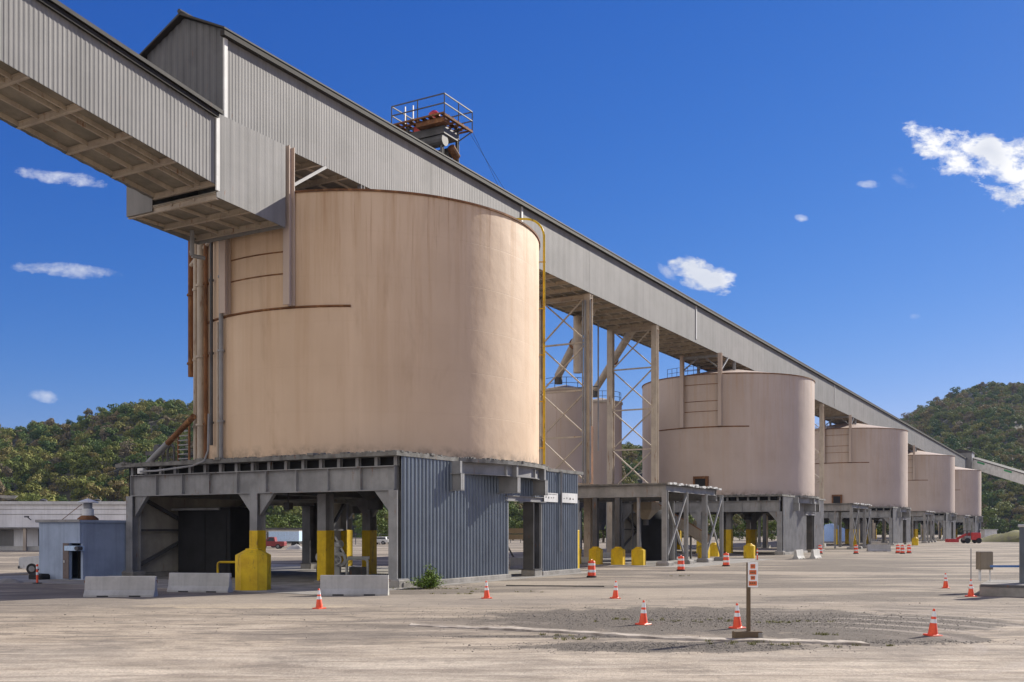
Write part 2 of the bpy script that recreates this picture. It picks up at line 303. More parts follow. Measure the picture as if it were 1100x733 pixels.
# ------------------------------------------------------------------ mesh helpers
class MB:
    def __init__(s): s.v = []; s.f = []
    def add(s, vs, fs):
        o = len(s.v); s.v += [tuple(x) for x in vs]; s.f += [tuple(i+o for i in f) for f in fs]; return s
    def box(s, x0, x1, y0, y1, z0, z1):
        vs = [(x, y, z) for z in (z0, z1) for (x, y) in ((x0, y0), (x1, y0), (x1, y1), (x0, y1))]
        return s.add(vs, [(3, 2, 1, 0), (4, 5, 6, 7), (0, 1, 5, 4), (1, 2, 6, 5), (2, 3, 7, 6), (3, 0, 4, 7)])
    def cbox(s, c, size): return s.box(c[0]-size[0]/2, c[0]+size[0]/2, c[1]-size[1]/2, c[1]+size[1]/2, c[2]-size[2]/2, c[2]+size[2]/2)
    def bevbox(s, x0, x1, y0, y1, z0, z1, b=.05):
        poly = [(x0+b, y0), (x1-b, y0), (x1, y0+b), (x1, y1-b), (x1-b, y1), (x0+b, y1), (x0, y1-b), (x0, y0+b)]
        inn = [(min(max(x, x0+b), x1-b), min(max(y, y0+b), y1-b)) for x, y in poly]
        vs = [(x, y, z0) for x, y in poly] + [(x, y, z1-b) for x, y in poly] + [(x, y, z1) for x, y in inn]
        fs = [tuple(range(7, -1, -1))] + [(i, (i+1) % 8, 8+(i+1) % 8, 8+i) for i in range(8)]
        fs += [(8+i, 8+(i+1) % 8, 16+(i+1) % 8, 16+i) for i in range(8)] + [tuple(range(16, 24))]
        return s.add(vs, fs)
    def frame(s, p0, p1, up=(0, 0, 1)):
        p0, p1 = Vector(p0), Vector(p1); d = (p1-p0).normalized(); up = Vector(up)
        if abs(d.dot(up)) > .98: up = Vector((1, 0, 0))
        r = d.cross(up).normalized(); return p0, p1, r, r.cross(d).normalized()
    def bar(s, p0, p1, w, h=None, up=(0, 0, 1)):
        h = h or w; p0, p1, r, u = s.frame(p0, p1, up)
        vs = [p + r*a*w/2 + u*b*h/2 for p in (p0, p1) for a, b in ((-1, -1), (1, -1), (1, 1), (-1, 1))]
        return s.add(vs, [(0, 3, 2, 1), (4, 5, 6, 7), (0, 1, 5, 4), (1, 2, 6, 5), (2, 3, 7, 6), (3, 0, 4, 7)])
    def ibeam(s, p0, p1, w, h, t=.05, up=(0, 0, 1)):
        """flanges at +-u, web between"""
        a, b, r, u = s.frame(p0, p1, up)
        s.bar(a+u*(h/2-t/2), b+u*(h/2-t/2), w, t, up); s.bar(a-u*(h/2-t/2), b-u*(h/2-t/2), w, t, up)
        return s.bar(a, b, t, h-2*t, up)
    def tube(s, p0, p1, r0, r1=None, n=8, cap=True):
        r1 = r0 if r1 is None else r1; p0, p1, r, u = s.frame(p0, p1)
        vs = [p + (r*cos(2*pi*i/n)+u*sin(2*pi*i/n))*q for p, q in ((p0, r0), (p1, r1)) for i in range(n)]
        fs = [(i, (i+1) % n, n+(i+1) % n, n+i) for i in range(n)]
        if cap: fs += [tuple(range(n-1, -1, -1)), tuple(range(n, 2*n))]
        return s.add(vs, fs)
    def path(s, pts, r, n=8):
        for a, b in zip(pts, pts[1:]): s.tube(a, b, r, n=n)
        return s
    def lathe(s, prof, n=32, c=(0, 0, 0), a0=0, a1=2*pi):
        full = abs(a1-a0-2*pi) < 1e-6; k = n if full else n+1; vs = []
        for r, z in prof: vs += [(c[0]+r*cos(a0+(a1-a0)*i/n), c[1]+r*sin(a0+(a1-a0)*i/n), c[2]+z) for i in range(k)]
        fs = []
        for j in range(len(prof)-1):
            for i in range(n):
                i2 = (i+1) % k; fs.append((j*k+i, j*k+i2, (j+1)*k+i2, (j+1)*k+i))
        return s.add(vs, fs)
    def prism(s, poly, h0, h1, axis='z'):
        """extrude a 2D polygon; axis is the extrusion axis"""
        n = len(poly)
        def P(a, b, h): return {'z': (a, b, h), 'y': (a, h, b), 'x': (h, a, b)}[axis]
        vs = [P(a, b, h0) for a, b in poly] + [P(a, b, h1) for a, b in poly]
        return s.add(vs, [tuple(range(n-1, -1, -1)), tuple(range(n, 2*n))] + [(i, (i+1) % n, n+(i+1) % n, n+i) for i in range(n)])
    def corrug(s, p0, p1, z0, z1, pitch=.33, depth=.05, nrm=(0, -1)):
        """ribbed sheet from p0 to p1; z0,z1 numbers or functions of t"""
        p0, p1 = Vector((p0[0], p0[1])), Vector((p1[0], p1[1])); Ln = (p1-p0).length; k = max(1, round(Ln/pitch)); nrm = Vector(nrm)
        f0 = z0 if callable(z0) else (lambda t: z0); f1 = z1 if callable(z1) else (lambda t: z1)
        ts = []
        for i in range(k):
            for q, o in ((0, 0), (.42, 0), (.55, 1), (.87, 1)): ts.append(((i+q)/k, o))
        ts.append((1, 0)); vs = []
        for t, o in ts:
            p = p0.lerp(p1, t) + nrm*depth*o; vs += [(p.x, p.y, f0(t)), (p.x, p.y, f1(t))]
        n = len(ts)
        s.add(vs, [(2*i, 2*i+2, 2*i+3, 2*i+1) for i in range(n-1)])
        b0 = [p0.lerp(p1, t) - nrm*.03 for t in (0, 1)]                # flat backing so the sheet has thickness
        return s.add([(b0[0].x, b0[0].y, f0(0)), (b0[1].x, b0[1].y, f0(1)), (b0[1].x, b0[1].y, f1(1)), (b0[0].x, b0[0].y, f1(0))], [(3, 2, 1, 0)])
    def build(s, name, mat, parent=None, loc=None, smooth=False, rz=0):
        me = bpy.data.meshes.new(name); me.from_pydata(s.v, [], s.f); me.update()
        if mat is not None: me.materials.append(M[mat] if isinstance(mat, str) else mat)
        if smooth:
            for p in me.polygons: p.use_smooth = True
            me.set_sharp_from_angle(angle=radians(40))
        o = bpy.data.objects.new(name, me); COL.objects.link(o)
        if loc: o.location = loc
        if rz: o.rotation_euler.z = rz
        if parent: o.parent = parent
        return o
def tag(o, label=None, cat=None, group=None, kind=None):
    if label: o['label'] = label
    if cat: o['category'] = cat
    if group: o['group'] = group
    if kind: o['kind'] = kind
    return o
def thing(name, label, cat, loc=(0, 0, 0), rz=0, group=None):
    o = bpy.data.objects.new(name, None); COL.objects.link(o); o.location = loc; o.rotation_euler = (0, 0, rz)
    o.empty_display_size = .3
    return tag(o, label, cat, group)
KIDS = lambda o: list(o.children)
def copy_tree(o, loc=None, label=None, rz=None, parent=None, skip=()):
    c = o.copy(); COL.objects.link(c)
    if parent: c.parent = parent
    if loc: c.location = loc
    if rz is not None: c.rotation_euler = (0, 0, rz)
    if label: c['label'] = label
    for ch in KIDS(o):
        if ch.name.split('.')[0] in skip: continue
        copy_tree(ch, parent=c)
    return c
ORD = ['first', 'second', 'third', 'fourth', 'fifth']

# ------------------------------------------------------------------ ground and hills
def grid_ground():
    mb = MB(); R = [0, 20, 60, 150, 400, 1200, 6000]; n = 48
    vs = [(0, 0, 0)]
    for r in R[1:]: vs += [(r*cos(2*pi*i/n), r*sin(2*pi*i/n), 0) for i in range(n)]
    fs = [(0, 1+i, 1+(i+1) % n) for i in range(n)]
    for j in range(len(R)-2):
        for i in range(n): fs.append((1+j*n+i, 1+(j+1)*n+i, 1+(j+1)*n+(i+1) % n, 1+j*n+(i+1) % n))
    mb.add(vs, fs); return tag(mb.build('ground', 'ground'), kind='structure')
grid_ground()

RIDGE = [(-900, 462), (-300, 462), (-60, 462), (0, 457), (40, 453), (70, 450), (100, 438), (130, 434), (165, 430), (200, 430), (300, 424), (430, 430), (580, 445), (670, 474), (780, 488),
         (900, 485), (950, 460), (965, 450), (990, 436), (1010, 425), (1030, 417), (1060, 411), (1100, 410), (1200, 412), (1350, 425), (1700, 440), (2600, 460)]
def ridge_y(px):
    for (a, ya), (b, yb) in zip(RIDGE, RIDGE[1:]):
        if px <= b: t = max(0, (px-a)/(b-a)); t = t*t*(3-2*t); return ya + (yb-ya)*t
    return RIDGE[-1][1]
def hill_pt(px, t):
    """t 0 at the toe, 1 at the ridge, up to 1.3 behind; real distances"""
    far = min(1, max(0, (px-700)/260)); far = far*far*(3-2*far)
    Z0, Z1 = 330 + 150*far, 590 + 300*far
    Z = Z0 + (Z1-Z0)*t
    top = (HY-ridge_y(px))*Z1/F + CH - 6
    s = t if t <= 1 else 1-(t-1)*1.2
    h = top*(s**.85) if s > 0 else 0
    a, b = ray(px); x, y = Z*a, Z*b
    k = noise.noise(Vector((x/85, y/85, 3)))*15 + noise.noise(Vector((x/32, y/32, 8)))*5
    k *= min(1, 3.2*max(0, t*(1.0-t)*1.3)) if t < 1 else 0
    return (x, y, h + k - .5)
def hills():
    mb = MB(); pxs = list(range(-900, 2601, 25)); ts = [i/14*1.5 for i in range(15)]
    for px in pxs:
        for t in ts: mb.v.append(hill_pt(px, t))
    m = len(ts)
    for i in range(len(pxs)-1):
        for j in range(m-1): a = i*m+j; mb.f.append((a, a+m, a+m+1, a+1))
    tag(mb.build('hill_terrain', 'hill', smooth=True), kind='structure')
hills()

def crown(rnd, R=5., H=7., lobes=9, quads=620, qs=(.45, 1.0), base=.3):
    """uneven crown: lobes scattered through a dome, each clad with leaf-clump faces of random tilt"""
    mb = MB(); L = []
    for i in range(lobes):
        a = rnd.uniform(0, 2*pi); q = sqrt(rnd.random())*R*.66; z = H*(base + rnd.random()*(1-base)*.75)
        q *= 1.1 - .6*abs(z/H-.45)
        L.append((Vector((q*cos(a), q*sin(a), z)), rnd.uniform(.28, .46)*R))
    tot = sum(r*r for _, r in L)
    for c, r in L:
        for _ in range(int(quads*r*r/tot)):
            d = Vector((rnd.gauss(0, 1), rnd.gauss(0, 1), rnd.gauss(.25, 1))).normalized()
            p = c + Vector((d.x*r, d.y*r, d.z*r*.8))*rnd.uniform(.72, 1.08)
            nrm = (d + Vector((rnd.gauss(0, .45), rnd.gauss(0, .45), rnd.gauss(.15, .45)))).normalized()
            t = nrm.orthogonal().normalized(); t = Matrix.Rotation(rnd.uniform(0, 6.28), 3, nrm) @ t; b2 = nrm.cross(t)
            s = rnd.uniform(*qs)
            mb.add([p+t*s*.5, p+b2*s*.42+t*s*.05, p-t*s*.5, p-b2*s*.4], [(0, 1, 2, 3)])
    return mb
def forest():
    rnd = random.Random(3)
    src = bpy.data.collections.new('crown_kinds')
    for i in range(6):
        mb = crown(rnd, R=rnd.uniform(4.2, 5.4), H=rnd.uniform(7, 10), lobes=rnd.choice((6, 9, 13)), quads=900, qs=(.4, .95), base=.05)
        mb.tube((0, 0, -3), (0, 0, 5), .35, .15, 5)
        me = bpy.data.meshes.new('crown_kind'); me.from_pydata(mb.v, [], mb.f); me.materials.append(M['forest'])
        src.objects.link(bpy.data.objects.new('crown_kind', me))
    pts = []; px = -880
    while px < 2500:
        far = min(1, max(0, (px-700)/260)); Z0, Z1 = 330+150*far, 590+300*far
        vis = -80 < px < 1180
        dpx = 6.6*F/((Z0+Z1)/2)*(1 if vis else 2.2)
        t = 0
        while t < 1.12:
            p = hill_pt(px + rnd.uniform(-.6, .6)*dpx, t + rnd.uniform(-.012, .012))
            big = rnd.random()
            pts.append((*p, rnd.uniform(.38, .98)*(1.0 if big < .85 else 1.4)*(1.1 if far > .5 else 1) * (1 if vis else 1.6)))
            t += 5.6/(Z1-Z0)*rnd.uniform(.8, 1.2)*(1 if vis else 2.0)
        px += dpx
    me = bpy.data.meshes.new('hill_forest'); me.from_pydata([p[:3] for p in pts], [], [])
    at = me.attributes.new('sc', 'FLOAT', 'POINT'); at.data.foreach_set('value', [p[3] for p in pts])
    at = me.attributes.new('rot', 'FLOAT_VECTOR', 'POINT'); at.data.foreach_set('vector', [x for p in pts for x in (rnd.uniform(-.08, .08), rnd.uniform(-.08, .08), rnd.uniform(0, 6.28))])
    at = me.attributes.new('idx', 'INT', 'POINT'); at.data.foreach_set('value', [rnd.randrange(6) for _ in pts])
    o = bpy.data.objects.new('hill_forest', me); COL.objects.link(o)
    tag(o, 'autumn woods of green and rusty crowns covering the hills beyond the yard', 'forest', kind='stuff')
    ng = bpy.data.node_groups.new('scatter', 'GeometryNodeTree')
    ng.interface.new_socket('Geometry', in_out='INPUT', socket_type='NodeSocketGeometry'); ng.interface.new_socket('Geometry', in_out='OUTPUT', socket_type='NodeSocketGeometry')
    gi, go = N(ng, 'NodeGroupInput'), N(ng, 'NodeGroupOutput'); ip = N(ng, 'GeometryNodeInstanceOnPoints')
    ci = N(ng, 'GeometryNodeCollectionInfo'); ci.inputs[0].default_value = src; ci.inputs['Separate Children'].default_value = True; ci.inputs['Reset Children'].default_value = True
    def na(nm, ty): n = N(ng, 'GeometryNodeInputNamedAttribute', data_type=ty); n.inputs[0].default_value = nm; return n.outputs[0]
    L = ng.links.new
    L(gi.outputs[0], ip.inputs['Points']); L(ci.outputs[0], ip.inputs['Instance']); ip.inputs['Pick Instance'].default_value = True
    L(na('idx', 'INT'), ip.inputs['Instance Index']); L(na('rot', 'FLOAT_VECTOR'), ip.inputs['Rotation']); L(na('sc', 'FLOAT'), ip.inputs['Scale'])
    L(ip.outputs[0], go.inputs[0])
    md = o.modifiers.new('scatter', 'NODES'); md.node_group = ng
forest()

# ------------------------------------------------------------------ silos
R, ZT, ZB = 10.75, 21.3, 6.9
SU, SV = [52.0, 125.5, 200, 277, 350], 40.15
def silo_proto(paint, label):
    t = thing('storage_silo', label, 'silo', (SU[0], SV, ZB), group='five big silos in a row under the gallery')
    H = ZT-ZB
    MB().lathe([(R, 0), (R, 8.1)], 96).lathe([(R, 8.1), (R, H)], 96).build('shell', paint, t, smooth=True)
    MB().lathe([(R+.02, H-.07), (R+.08, H-.07), (R+.08, H+.04), (R-.05, H+.04)], 96).build('rim', 'rusty', t)
    MB().lathe([(R-.05, H+.03), (R*.5, H+1.1), (.6, H+2.1), (0.01, H+2.15)], 64).build('roof', 'silo_pink', t, smooth=True)
    # ledge the gallery legs stand on
    a = math.asin(5.6/R)
    MB().lathe([(R-.02, 8.05), (R+.09, 8.10), (R+.09, 8.17), (R-.02, 8.2)], 24, a0=pi-a, a1=pi+a).build('ledge', 'rusty', t)
    for dy in (-2.6, 2.05):
        x = -sqrt(R*R-dy*dy)-.30
        m = MB(); m.ibeam((x, dy, 8.2), (x, dy, 16.75), .44, .44, .05, up=(1, 0, 0)); m.build('gallery_leg', 'silo_pink', t)
    x = -R-.12
    for z in (10.0, 11.2, 13.2, 15.0):
        pts = [(-sqrt(R*R-y*y)-.02, y, z) for y in [-2.3 + 4.1*i/8 for i in range(9)]]
        m = MB()
        for p, q in zip(pts, pts[1:]): m.bar(p, q, .05, .06)
        m.build('stiffener', 'rusty', t)
    xa = -sqrt(R*R-2.6**2)-.3
    m = MB(); m.bar((xa, -2.6, 14.9), (xa, -.4, 16.6), .14); m.bar((xa, 2.05, 14.9), (xa, -.2, 16.6), .14); m.bar((xa, -2.4, 16.45), (xa, 1.9, 16.45), .2, .3)
    m.bar((xa+.2, -2.6, 14.7), (xa+3.0, -2.6, 16.6), .16); m.build('brace', 'steel', t)
    # roof-top pedestals that carry the gallery over the silo
    for x2 in (-4, 4):
        for dy in (-2.2, 2.4):
            r = sqrt(x2*x2+dy*dy); zz = H+2.15*(1-r/R)
            MB().ibeam((x2, dy, zz), (x2, dy, 16.75), .3, .3, .04, up=(1, 0, 0)).build('roof_post', 'steel', t)
    return t
s1 = silo_proto('silo_tan', 'nearest and largest tan silo, rust streaked, with yellow ladder at its side')
SIL = [s1]
LAB = [None, 'pinkish silo directly behind the open canopy, brown hatch low on its wall',
       'third silo along the row, half hidden behind the one with the canopy in front',
       'fourth silo along the row, narrow, with a flaked rusty right edge',
       'farthest and smallest silo at the end of the gallery, before the dark hill']
for k in range(1, 5):
    s = copy_tree(s1, (SU[k], SV, ZB), LAB[k]); SIL.append(s)
    for c in s.children:
        if c.name.startswith('shell'):
            c.data = c.data.copy(); c.data.materials[0] = M['silo_pink']
    # low hatch box on the front
    dy = -.3 if k < 3 else .8; x = -sqrt(R*R-dy*dy)
    if k < 4:
        h = MB(); h.box(x-.35, x+.2, dy-.9, dy+.9, .25, 2.3); h.build('hatch_frame', 'rusty', s)
        MB().box(x-.40, x-.36, dy-.62, dy+.62, .5, 2.0).build('hatch', 'dark_interior', s)
# railings and machines on the silo roofs
for k in (1, 2, 3):
    m = MB()
    for a0, a1 in ((pi*.86, pi*1.0),):
        for i in range(7):
            a = a0+(a1-a0)*i/6; p = ((R-.3)*cos(a), (R-.3)*sin(a)); m.tube((*p, 14.4), (*p, 15.5), .03, n=5)
            if i:
                for z in (14.95, 15.5): m.tube((*q, z), (*p, z), .025, n=5)
            q = p
    m.build('railing', 'steel_dark', SIL[k])
# pipes on silo 1's left side
def circ(px, off):
    """point on the silo's flank at offset off, on the visible silhouette side seen along px"""
    a, b = ray(px); cx, cy = SU[0], SV; r = R+off
    A = a*a+b*b; B = -2*(a*cx+b*cy); C = cx*cx+cy*cy-r*r; D = B*B-4*A*C
    Z = (-B-sqrt(D))/(2*A) if D > 0 else -B/(2*A)
    return (Z*a-cx, Z*b-cy)
for px, rr, z0, z1, mt, off in ((205, .17, 5.4, 14.3, 'rusty', .4), (210, .13, .1, 14.1, 'steel_tan', .3), (215.5, .2, .1, 14.6, 'steel_tan', .25), (221, .12, .1, 13.2, 'rusty', .15),
                          (227, .10, .9, 13.0, 'steel_dark', .2), (237.5, .13, .1, 15.5, 'steel', .2), (234, .06, .1, 7.9, 'steel_tan', .12)):
    x, y = circ(px, off); m = MB(); m.tube((x, y, z0), (x, y, z1), rr, n=10)
    for z in (2.2, 6.2, 10.4):
        if z0 < z < z1: m.tube((x, y, z-.06), (x, y, z+.06), rr*1.45, n=10)
    m.build('riser_pipe', mt, SIL[0], smooth=True)
x, y = circ(205, .4); m = MB(); x2, y2 = circ(231, .3)
for z in (13.0, 12.2): m.tube((x, y, z), (x2, y2, z+.7), .13, n=8)
m.tube((x2, y2, 12.9), (x2, y2, 14.9), .13, n=8); m.build('header_pipe', 'steel_tan', SIL[0], smooth=True)

# yellow ladder on silo 1
def ladder():
    ang = radians(-61.0); n = Vector((cos(ang), sin(ang), 0)); tgt = Vector((-n.y, n.x, 0)); c = Vector((SU[0], SV, 0)) + n*(R+.32)
    t = thing('yellow_ladder', 'tall yellow ladder climbing the right edge of the nearest silo', 'ladder', (c.x, c.y, 7.0))
    for s in (-.23, .23):
        p = tgt*s; MB().tube(p, p+Vector((0, 0, 14.9)), .075, n=8).build('stile', 'yellow', t, smooth=True)
    for i in range(37):
        z = .5+i*.385; MB().tube(tgt*-.23+Vector((0, 0, z)), tgt*.23+Vector((0, 0, z)), .022, n=6).build('rung', 'yellow', t)
    for z in (1.2, 4.2, 7.2, 10.2, 13.2):
        m = MB(); m.bar(tgt*-.5+Vector((0, 0, z)), tgt*.6+Vector((0, 0, z)), .06); m.bar(n*-.32+Vector((0, 0, z)), n*.1+Vector((0, 0, z)), .06); m.build('bracket', 'yellow', t)
    pts = [Vector((0, 0, 14.9))+tgt*.23]
    for i in range(7):
        a = i/6*pi/2; pts.append(tgt*.23 + Vector((0, 0, 14.9+1.15*sin(a))) - n*1.15*(1-cos(a)))
    pts.append(pts[-1]-n*5.6); m = MB().path(pts, .07); m.build('handrail', 'yellow', t, smooth=True)
    m = MB()
    for d in (1.9, 4.2): q = tgt*.23-n*d; m.tube(q+Vector((0, 0, 14.2)), q+Vector((0, 0, 16.25 if d > 3 else 16.05)), .04, n=6)
    m.build('rail_post', 'yellow', t)
ladder()

# ------------------------------------------------------------------ platforms under the silos
W, D = 20.2, 19.7       # along the row, across
BX, BY = 41.6, 30.6
def haunch(m, x, y, ztop, sy, s=1.05, th=.25, axis='y'):
    if axis == 'y': m.prism([(y, ztop), (y+sy*s*1.0, ztop), (y, ztop-s*1.15)], x-th/2, x+th/2, 'x')
    else: m.prism([(x, ztop), (x+sy*s, ztop), (x, ztop-s*1.15)], y-th/2, y+th/2, 'y')
def column(parent, x, y, ztop, w=.55, yellow=True, pedestal=True, mat='steel', z0=0.):
    m = MB(); zz = z0+(.4 if pedestal else .02)
    m.ibeam((x, y, zz), (x, y, ztop), w, w+.12, .06, up=(1, 0, 0)); m.cbox((x, y, zz+.03), (w+.3, w+.3, .06))
    c = m.build('column', mat, parent)
    if pedestal: MB().bevbox(x-.5, x+.5, y-.5, y+.5, z0, z0+.4, .04).build('pedestal', 'concrete_dirty', c)
    if yellow: MB().bevbox(x-w/2-.07, x+w/2+.07, y-w/2-.03, y+w/2+.03, zz+.06, 2.9, .02).build('painted_guard', 'yellow', c)
    return c
def platform_proto(label):
    t = thing('silo_platform', label, 'silo platform', (BX, BY, 0), group='steel platforms under the silos')
    # slab with crumbling edge and rounded bulge under the overhanging silo
    cx, cy = SU[0]-BX, SV-BY; RB = R+.55; poly = []
    yb = -.45; hw = sqrt(RB*RB-(cy-yb)**2)
    poly.append((-.62, yb)); 
    for i in range(13): 
        a = -pi/2 - math.acos((cy-yb)/RB)*(1-2*i/12) if False else atan2(yb-cy, -hw) + (atan2(yb-cy, hw)-atan2(yb-cy, -hw))*i/12
        poly.append((cx+RB*cos(a), cy+RB*sin(a)))
    poly += [(W+.75, yb), (W+.75, D+.5), (-.62, D+.9)]
    MB().prism(poly, 6.69, 6.9).build('slab', 'slab', t)
    rnd = random.Random(5); m = MB()
    segs = list(zip(poly, poly[1:]+poly[:1]))
    for (a, b) in segs[:-4] + [segs[-1]]:
        Ln = math.dist(a, b); k = max(1, int(Ln/.12))
        for i in range(k):
            tt = rnd.random(); x, y = a[0]+(b[0]-a[0])*tt, a[1]+(b[1]-a[1])*tt
            s = rnd.uniform(.02, .09)*(1.7 if rnd.random() < .1 else 1); jx, jy = (cx-x)*.012, (cy-y)*.012
            m.cbox((x+jx+rnd.uniform(-.04, .04), y+jy+rnd.uniform(-.04, .04), 6.9+s*.25), (s*rnd.uniform(1, 3.5), s*rnd.uniform(1, 3.5), s))
    m.build('broken_edge', 'slab', t)
    zg0, zg1 = 4.95, 6.22
    def girder_y(x, y0, y1, stub=True, name='girder'):
        m = MB(); m.ibeam((x, y0, (zg0+zg1)/2), (x, y1, (zg0+zg1)/2), .5, zg1-zg0, .05)
        k = 9
        for i in range(k+1): y = y0+(y1-y0)*i/k; m.box(x-.22, x+.22, y-.02, y+.02, zg0+.05, zg1-.05)
        m.build(name, 'steel', t)
        if stub:
            m = MB(); n = 16
            for i in range(n+1): y = y0+(y1-y0)*i/n; m.ibeam((x, y, zg1), (x, y, 6.69), .2, .24, .03, up=(1, 0, 0))
            m.build('stub_row', 'steel', t); MB().box(x+.30, x+.34, y0, y1, zg1+.01, 6.685).build('shade_plate', 'dark_interior', t)  # near-black plate put in as the shade of the gap behind the stubs
    def girder_x(y, x0, x1, mat='steel'):
        m = MB(); m.ibeam((x0, y, (zg0+zg1)/2), (x1, y, (zg0+zg1)/2), .45, zg1-zg0, .05); m.box(x0, x1, y-.1, y+.1, zg1, 6.69); m.build('girder', mat, t)
    girder_y(0, 0, D); girder_y(W/2, 0, D, False); girder_y(W, 0, D, True)
    girder_x(0.3, .3, W-.3); girder_x(D/2, .3, W-.3); girder_x(D-.3, .3, W-.3)
    m = MB()
    for i in range(1, 14): m.ibeam((i*1.45, .4, 6.5), (i*1.45, D-.4, 6.5), .22, .38, .03)
    m.build('joist_row', 'steel_dark', t)
    # columns and haunches
    for (x, ys) in ((0, (0, 9.55, D)), (W/2, (.2, 6.0, 9.6, D)), (W, (0, 9.6, D))):
        for y in ys:
            inner = not (x == 0 and y in (0, D)); c = column(t, x, y, zg0, .55 if x == 0 else .6, yellow=inner, pedestal=not inner)
            m = MB()
            if y > .3: haunch(m, x, y-.28, zg0, -1)
            if y < D-.3: haunch(m, x, y+.28, zg0, 1)
            m.build('haunch', 'steel', c)
    column(t, 2.4, 6.7, zg0, .6, True, False)
    # funnel mouths below the slab
    for x in (5, 15.3):
        for y in (5.2, 14.6): MB().lathe([(2.3, 6.6), (1.9, 5.9), (.45, 4.6), (.45, 4.1), (.38, 4.1)], 20, (x, y, 0)).build('discharge_funnel', 'steel_dark', t, smooth=True)
    # side walls: ribbed sheet with an opening
    for yy, nr in ((0, -1), (D, 1)):
        for a, b in ((-.05, 10.7), (14.95 if nr < 0 else 16.7, W)):
            y1 = yy + nr*.34
            MB().corrug((a, y1), (b, y1), .28, 6.69, .335, .055, (0, nr)).build('side_wall', 'siding_blue', t)
            MB().box(a+.05, b-.02, min(yy+nr*.05, y1-nr*.04), max(yy+nr*.05, y1-nr*.04), .28, 6.2) if False else None
            m = MB(); m.bevbox(a-.1, b+.1, y1-.22, y1+.22, 0, .28, .03); m.build('kerb', 'concrete_dirty', t)
            MB().box(a+.1, b-.1, y1-nr*.10-.01, y1-nr*.10+.01, .3, 6.6).build('liner', 'siding_cream', t)
            m = MB(); e = (b if a < 5 else a); m.box(e-.04, e+.04, y1-.05, y1+.1, .28, 5.0); m.build('jamb', 'steel', t)
        # opening frame
        m = MB(); m.ibeam((10.4, yy+nr*.36, 4.83), (15.4 if nr < 0 else 17, yy+nr*.36, 4.83), .25, .34, .04); m.build('lintel', 'steel', t)
        column(t, 14.25 if nr < 0 else 16.0, yy+nr*.05, 4.7, .75, False, mat='steel_dark')
        MB().corrug((10.7, yy+nr*.3), (14.95 if nr < 0 else 16.7, yy+nr*.3), 5.0, 6.69, .335, .05, (0, nr)).build('transom_wall', 'siding_blue', t)
        yb2 = yy - nr*.12
        for x0, x1 in ((.4, W/2-.3), (16.4, W-.4)):
            m = MB(); m.bar((x0, yb2, .8), (x1, yb2, 4.9), .2); m.bar((x1, yb2-nr*.05, .8), (x0, yb2-nr*.05, 4.9), .2); m.bar((x0, yb2, 2.9), (x1, yb2, 2.9), .14); m.build('cross_brace', 'steel_dark', t)
    # bulge: cantilevers and bent fascia girder, on the road side
    pts = []
    for i in range(4): a = radians(-90-27+54*i/3); pts.append((cx+(RB-.28)*cos(a), cy+(RB-.28)*sin(a)))
    pts[0] = (pts[0][0], min(pts[0][1], -.2)); m = MB()
    for p, q in zip(pts, pts[1:]): m.ibeam((p[0], p[1], 6.36), (q[0], q[1], 6.36), .26, .64, .04)
    for p in pts[1:-1]: m.box(p[0]-.03, p[0]+.03, p[1]-.14, p[1]+.14, 6.04, 6.68)
    m.build('fascia_girder', 'steel', t)
    for x, y in ((4.6, -1.05), (9.6, -1.75), (13.9, -1.3)):
        m = MB(); m.ibeam((x, .3, 5.55), (x, y, 5.55), .35, .95, .045); m.box(x-.17, x+.17, y, y+.04, 5.07, 6.03); m.box(x-.1, x+.1, y+.1, .3, 6.03, 6.69); m.build('cantilever', 'steel', t)
    return t
PLAB = ['nearest silo platform with blue-grey ribbed walls and open front bays', 'grey silo platform just behind the open canopy with yellow guards',
        'silo platform between the far open frames, third along the row', 'dark silo platform fourth along the row', 'farthest silo platform beside the red machine']
PF = [platform_proto(PLAB[0])]
for k in range(1, 5):
    p = copy_tree(PF[0], (BX+SU[k]-SU[0], BY, 0), PLAB[k]); PF.append(p)
    for c in p.children:
        if c.name.startswith(('side_wall', 'transom_wall')): c.data = c.data.copy(); c.data.materials[0] = M['steel']
# parts only the nearest platform shows
t = PF[0]
m = MB(); m.tube((17.4, -.55, 6.7), (17.4, -.55, 1.5), .06, n=8); m.tube((17.4, -.55, 6.75), (17.4, -.55, 6.4), .1, n=8); m.build('downpipe', 'steel', t)
def wall_sign(x0, x1, seed, fringe):
    sg = MB().box(x0, x1, -.50, -.46, 4.72, 5.36 if not fringe else 5.30).build('wall_sign', 'white', PF[0])
    rnd = random.Random(seed); m = MB()
    n = 9
    if fringe:
        for i in range(n): x = x0+.08+(x1-x0-.2)*i/n; m.box(x, x+.07, -.51, -.504, 5.18, 5.26)
    for i in range(4): x = x0+.2+(x1-x0-.5)*i/4; m.box(x, x+rnd.uniform(.08, .2), -.51, -.504, 4.9+rnd.uniform(0, .08), 5.0+rnd.uniform(0, .1))
    m.build('lettering', 'ink', sg)
wall_sign(15.1, 17.0, 1, True); wall_sign(17.6, 19.9, 2, False)
# enclosure and pipework inside the left bay
t2 = thing('switch_enclosure', 'dark steel enclosure standing inside the left bay of the nearest platform', 'enclosure', (46.6, 47.3, 0))
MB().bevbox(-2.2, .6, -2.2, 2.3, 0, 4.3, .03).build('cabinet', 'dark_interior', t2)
m = MB(); m.box(-2.24, -2.21, -1.9, -.2, .2, 3.9); m.build('door', 'dark_interior', t2)
m = MB(); m.box(-2.24, -2.21, -.1, 1.8, .2, 3.9); m.build('door', 'dark_interior', t2)
m = MB(); m.tube((-2.4, -1.5, 4.2), (-2.4, 2.6, 4.2), .08); m.build('conduit', 'steel', t2)
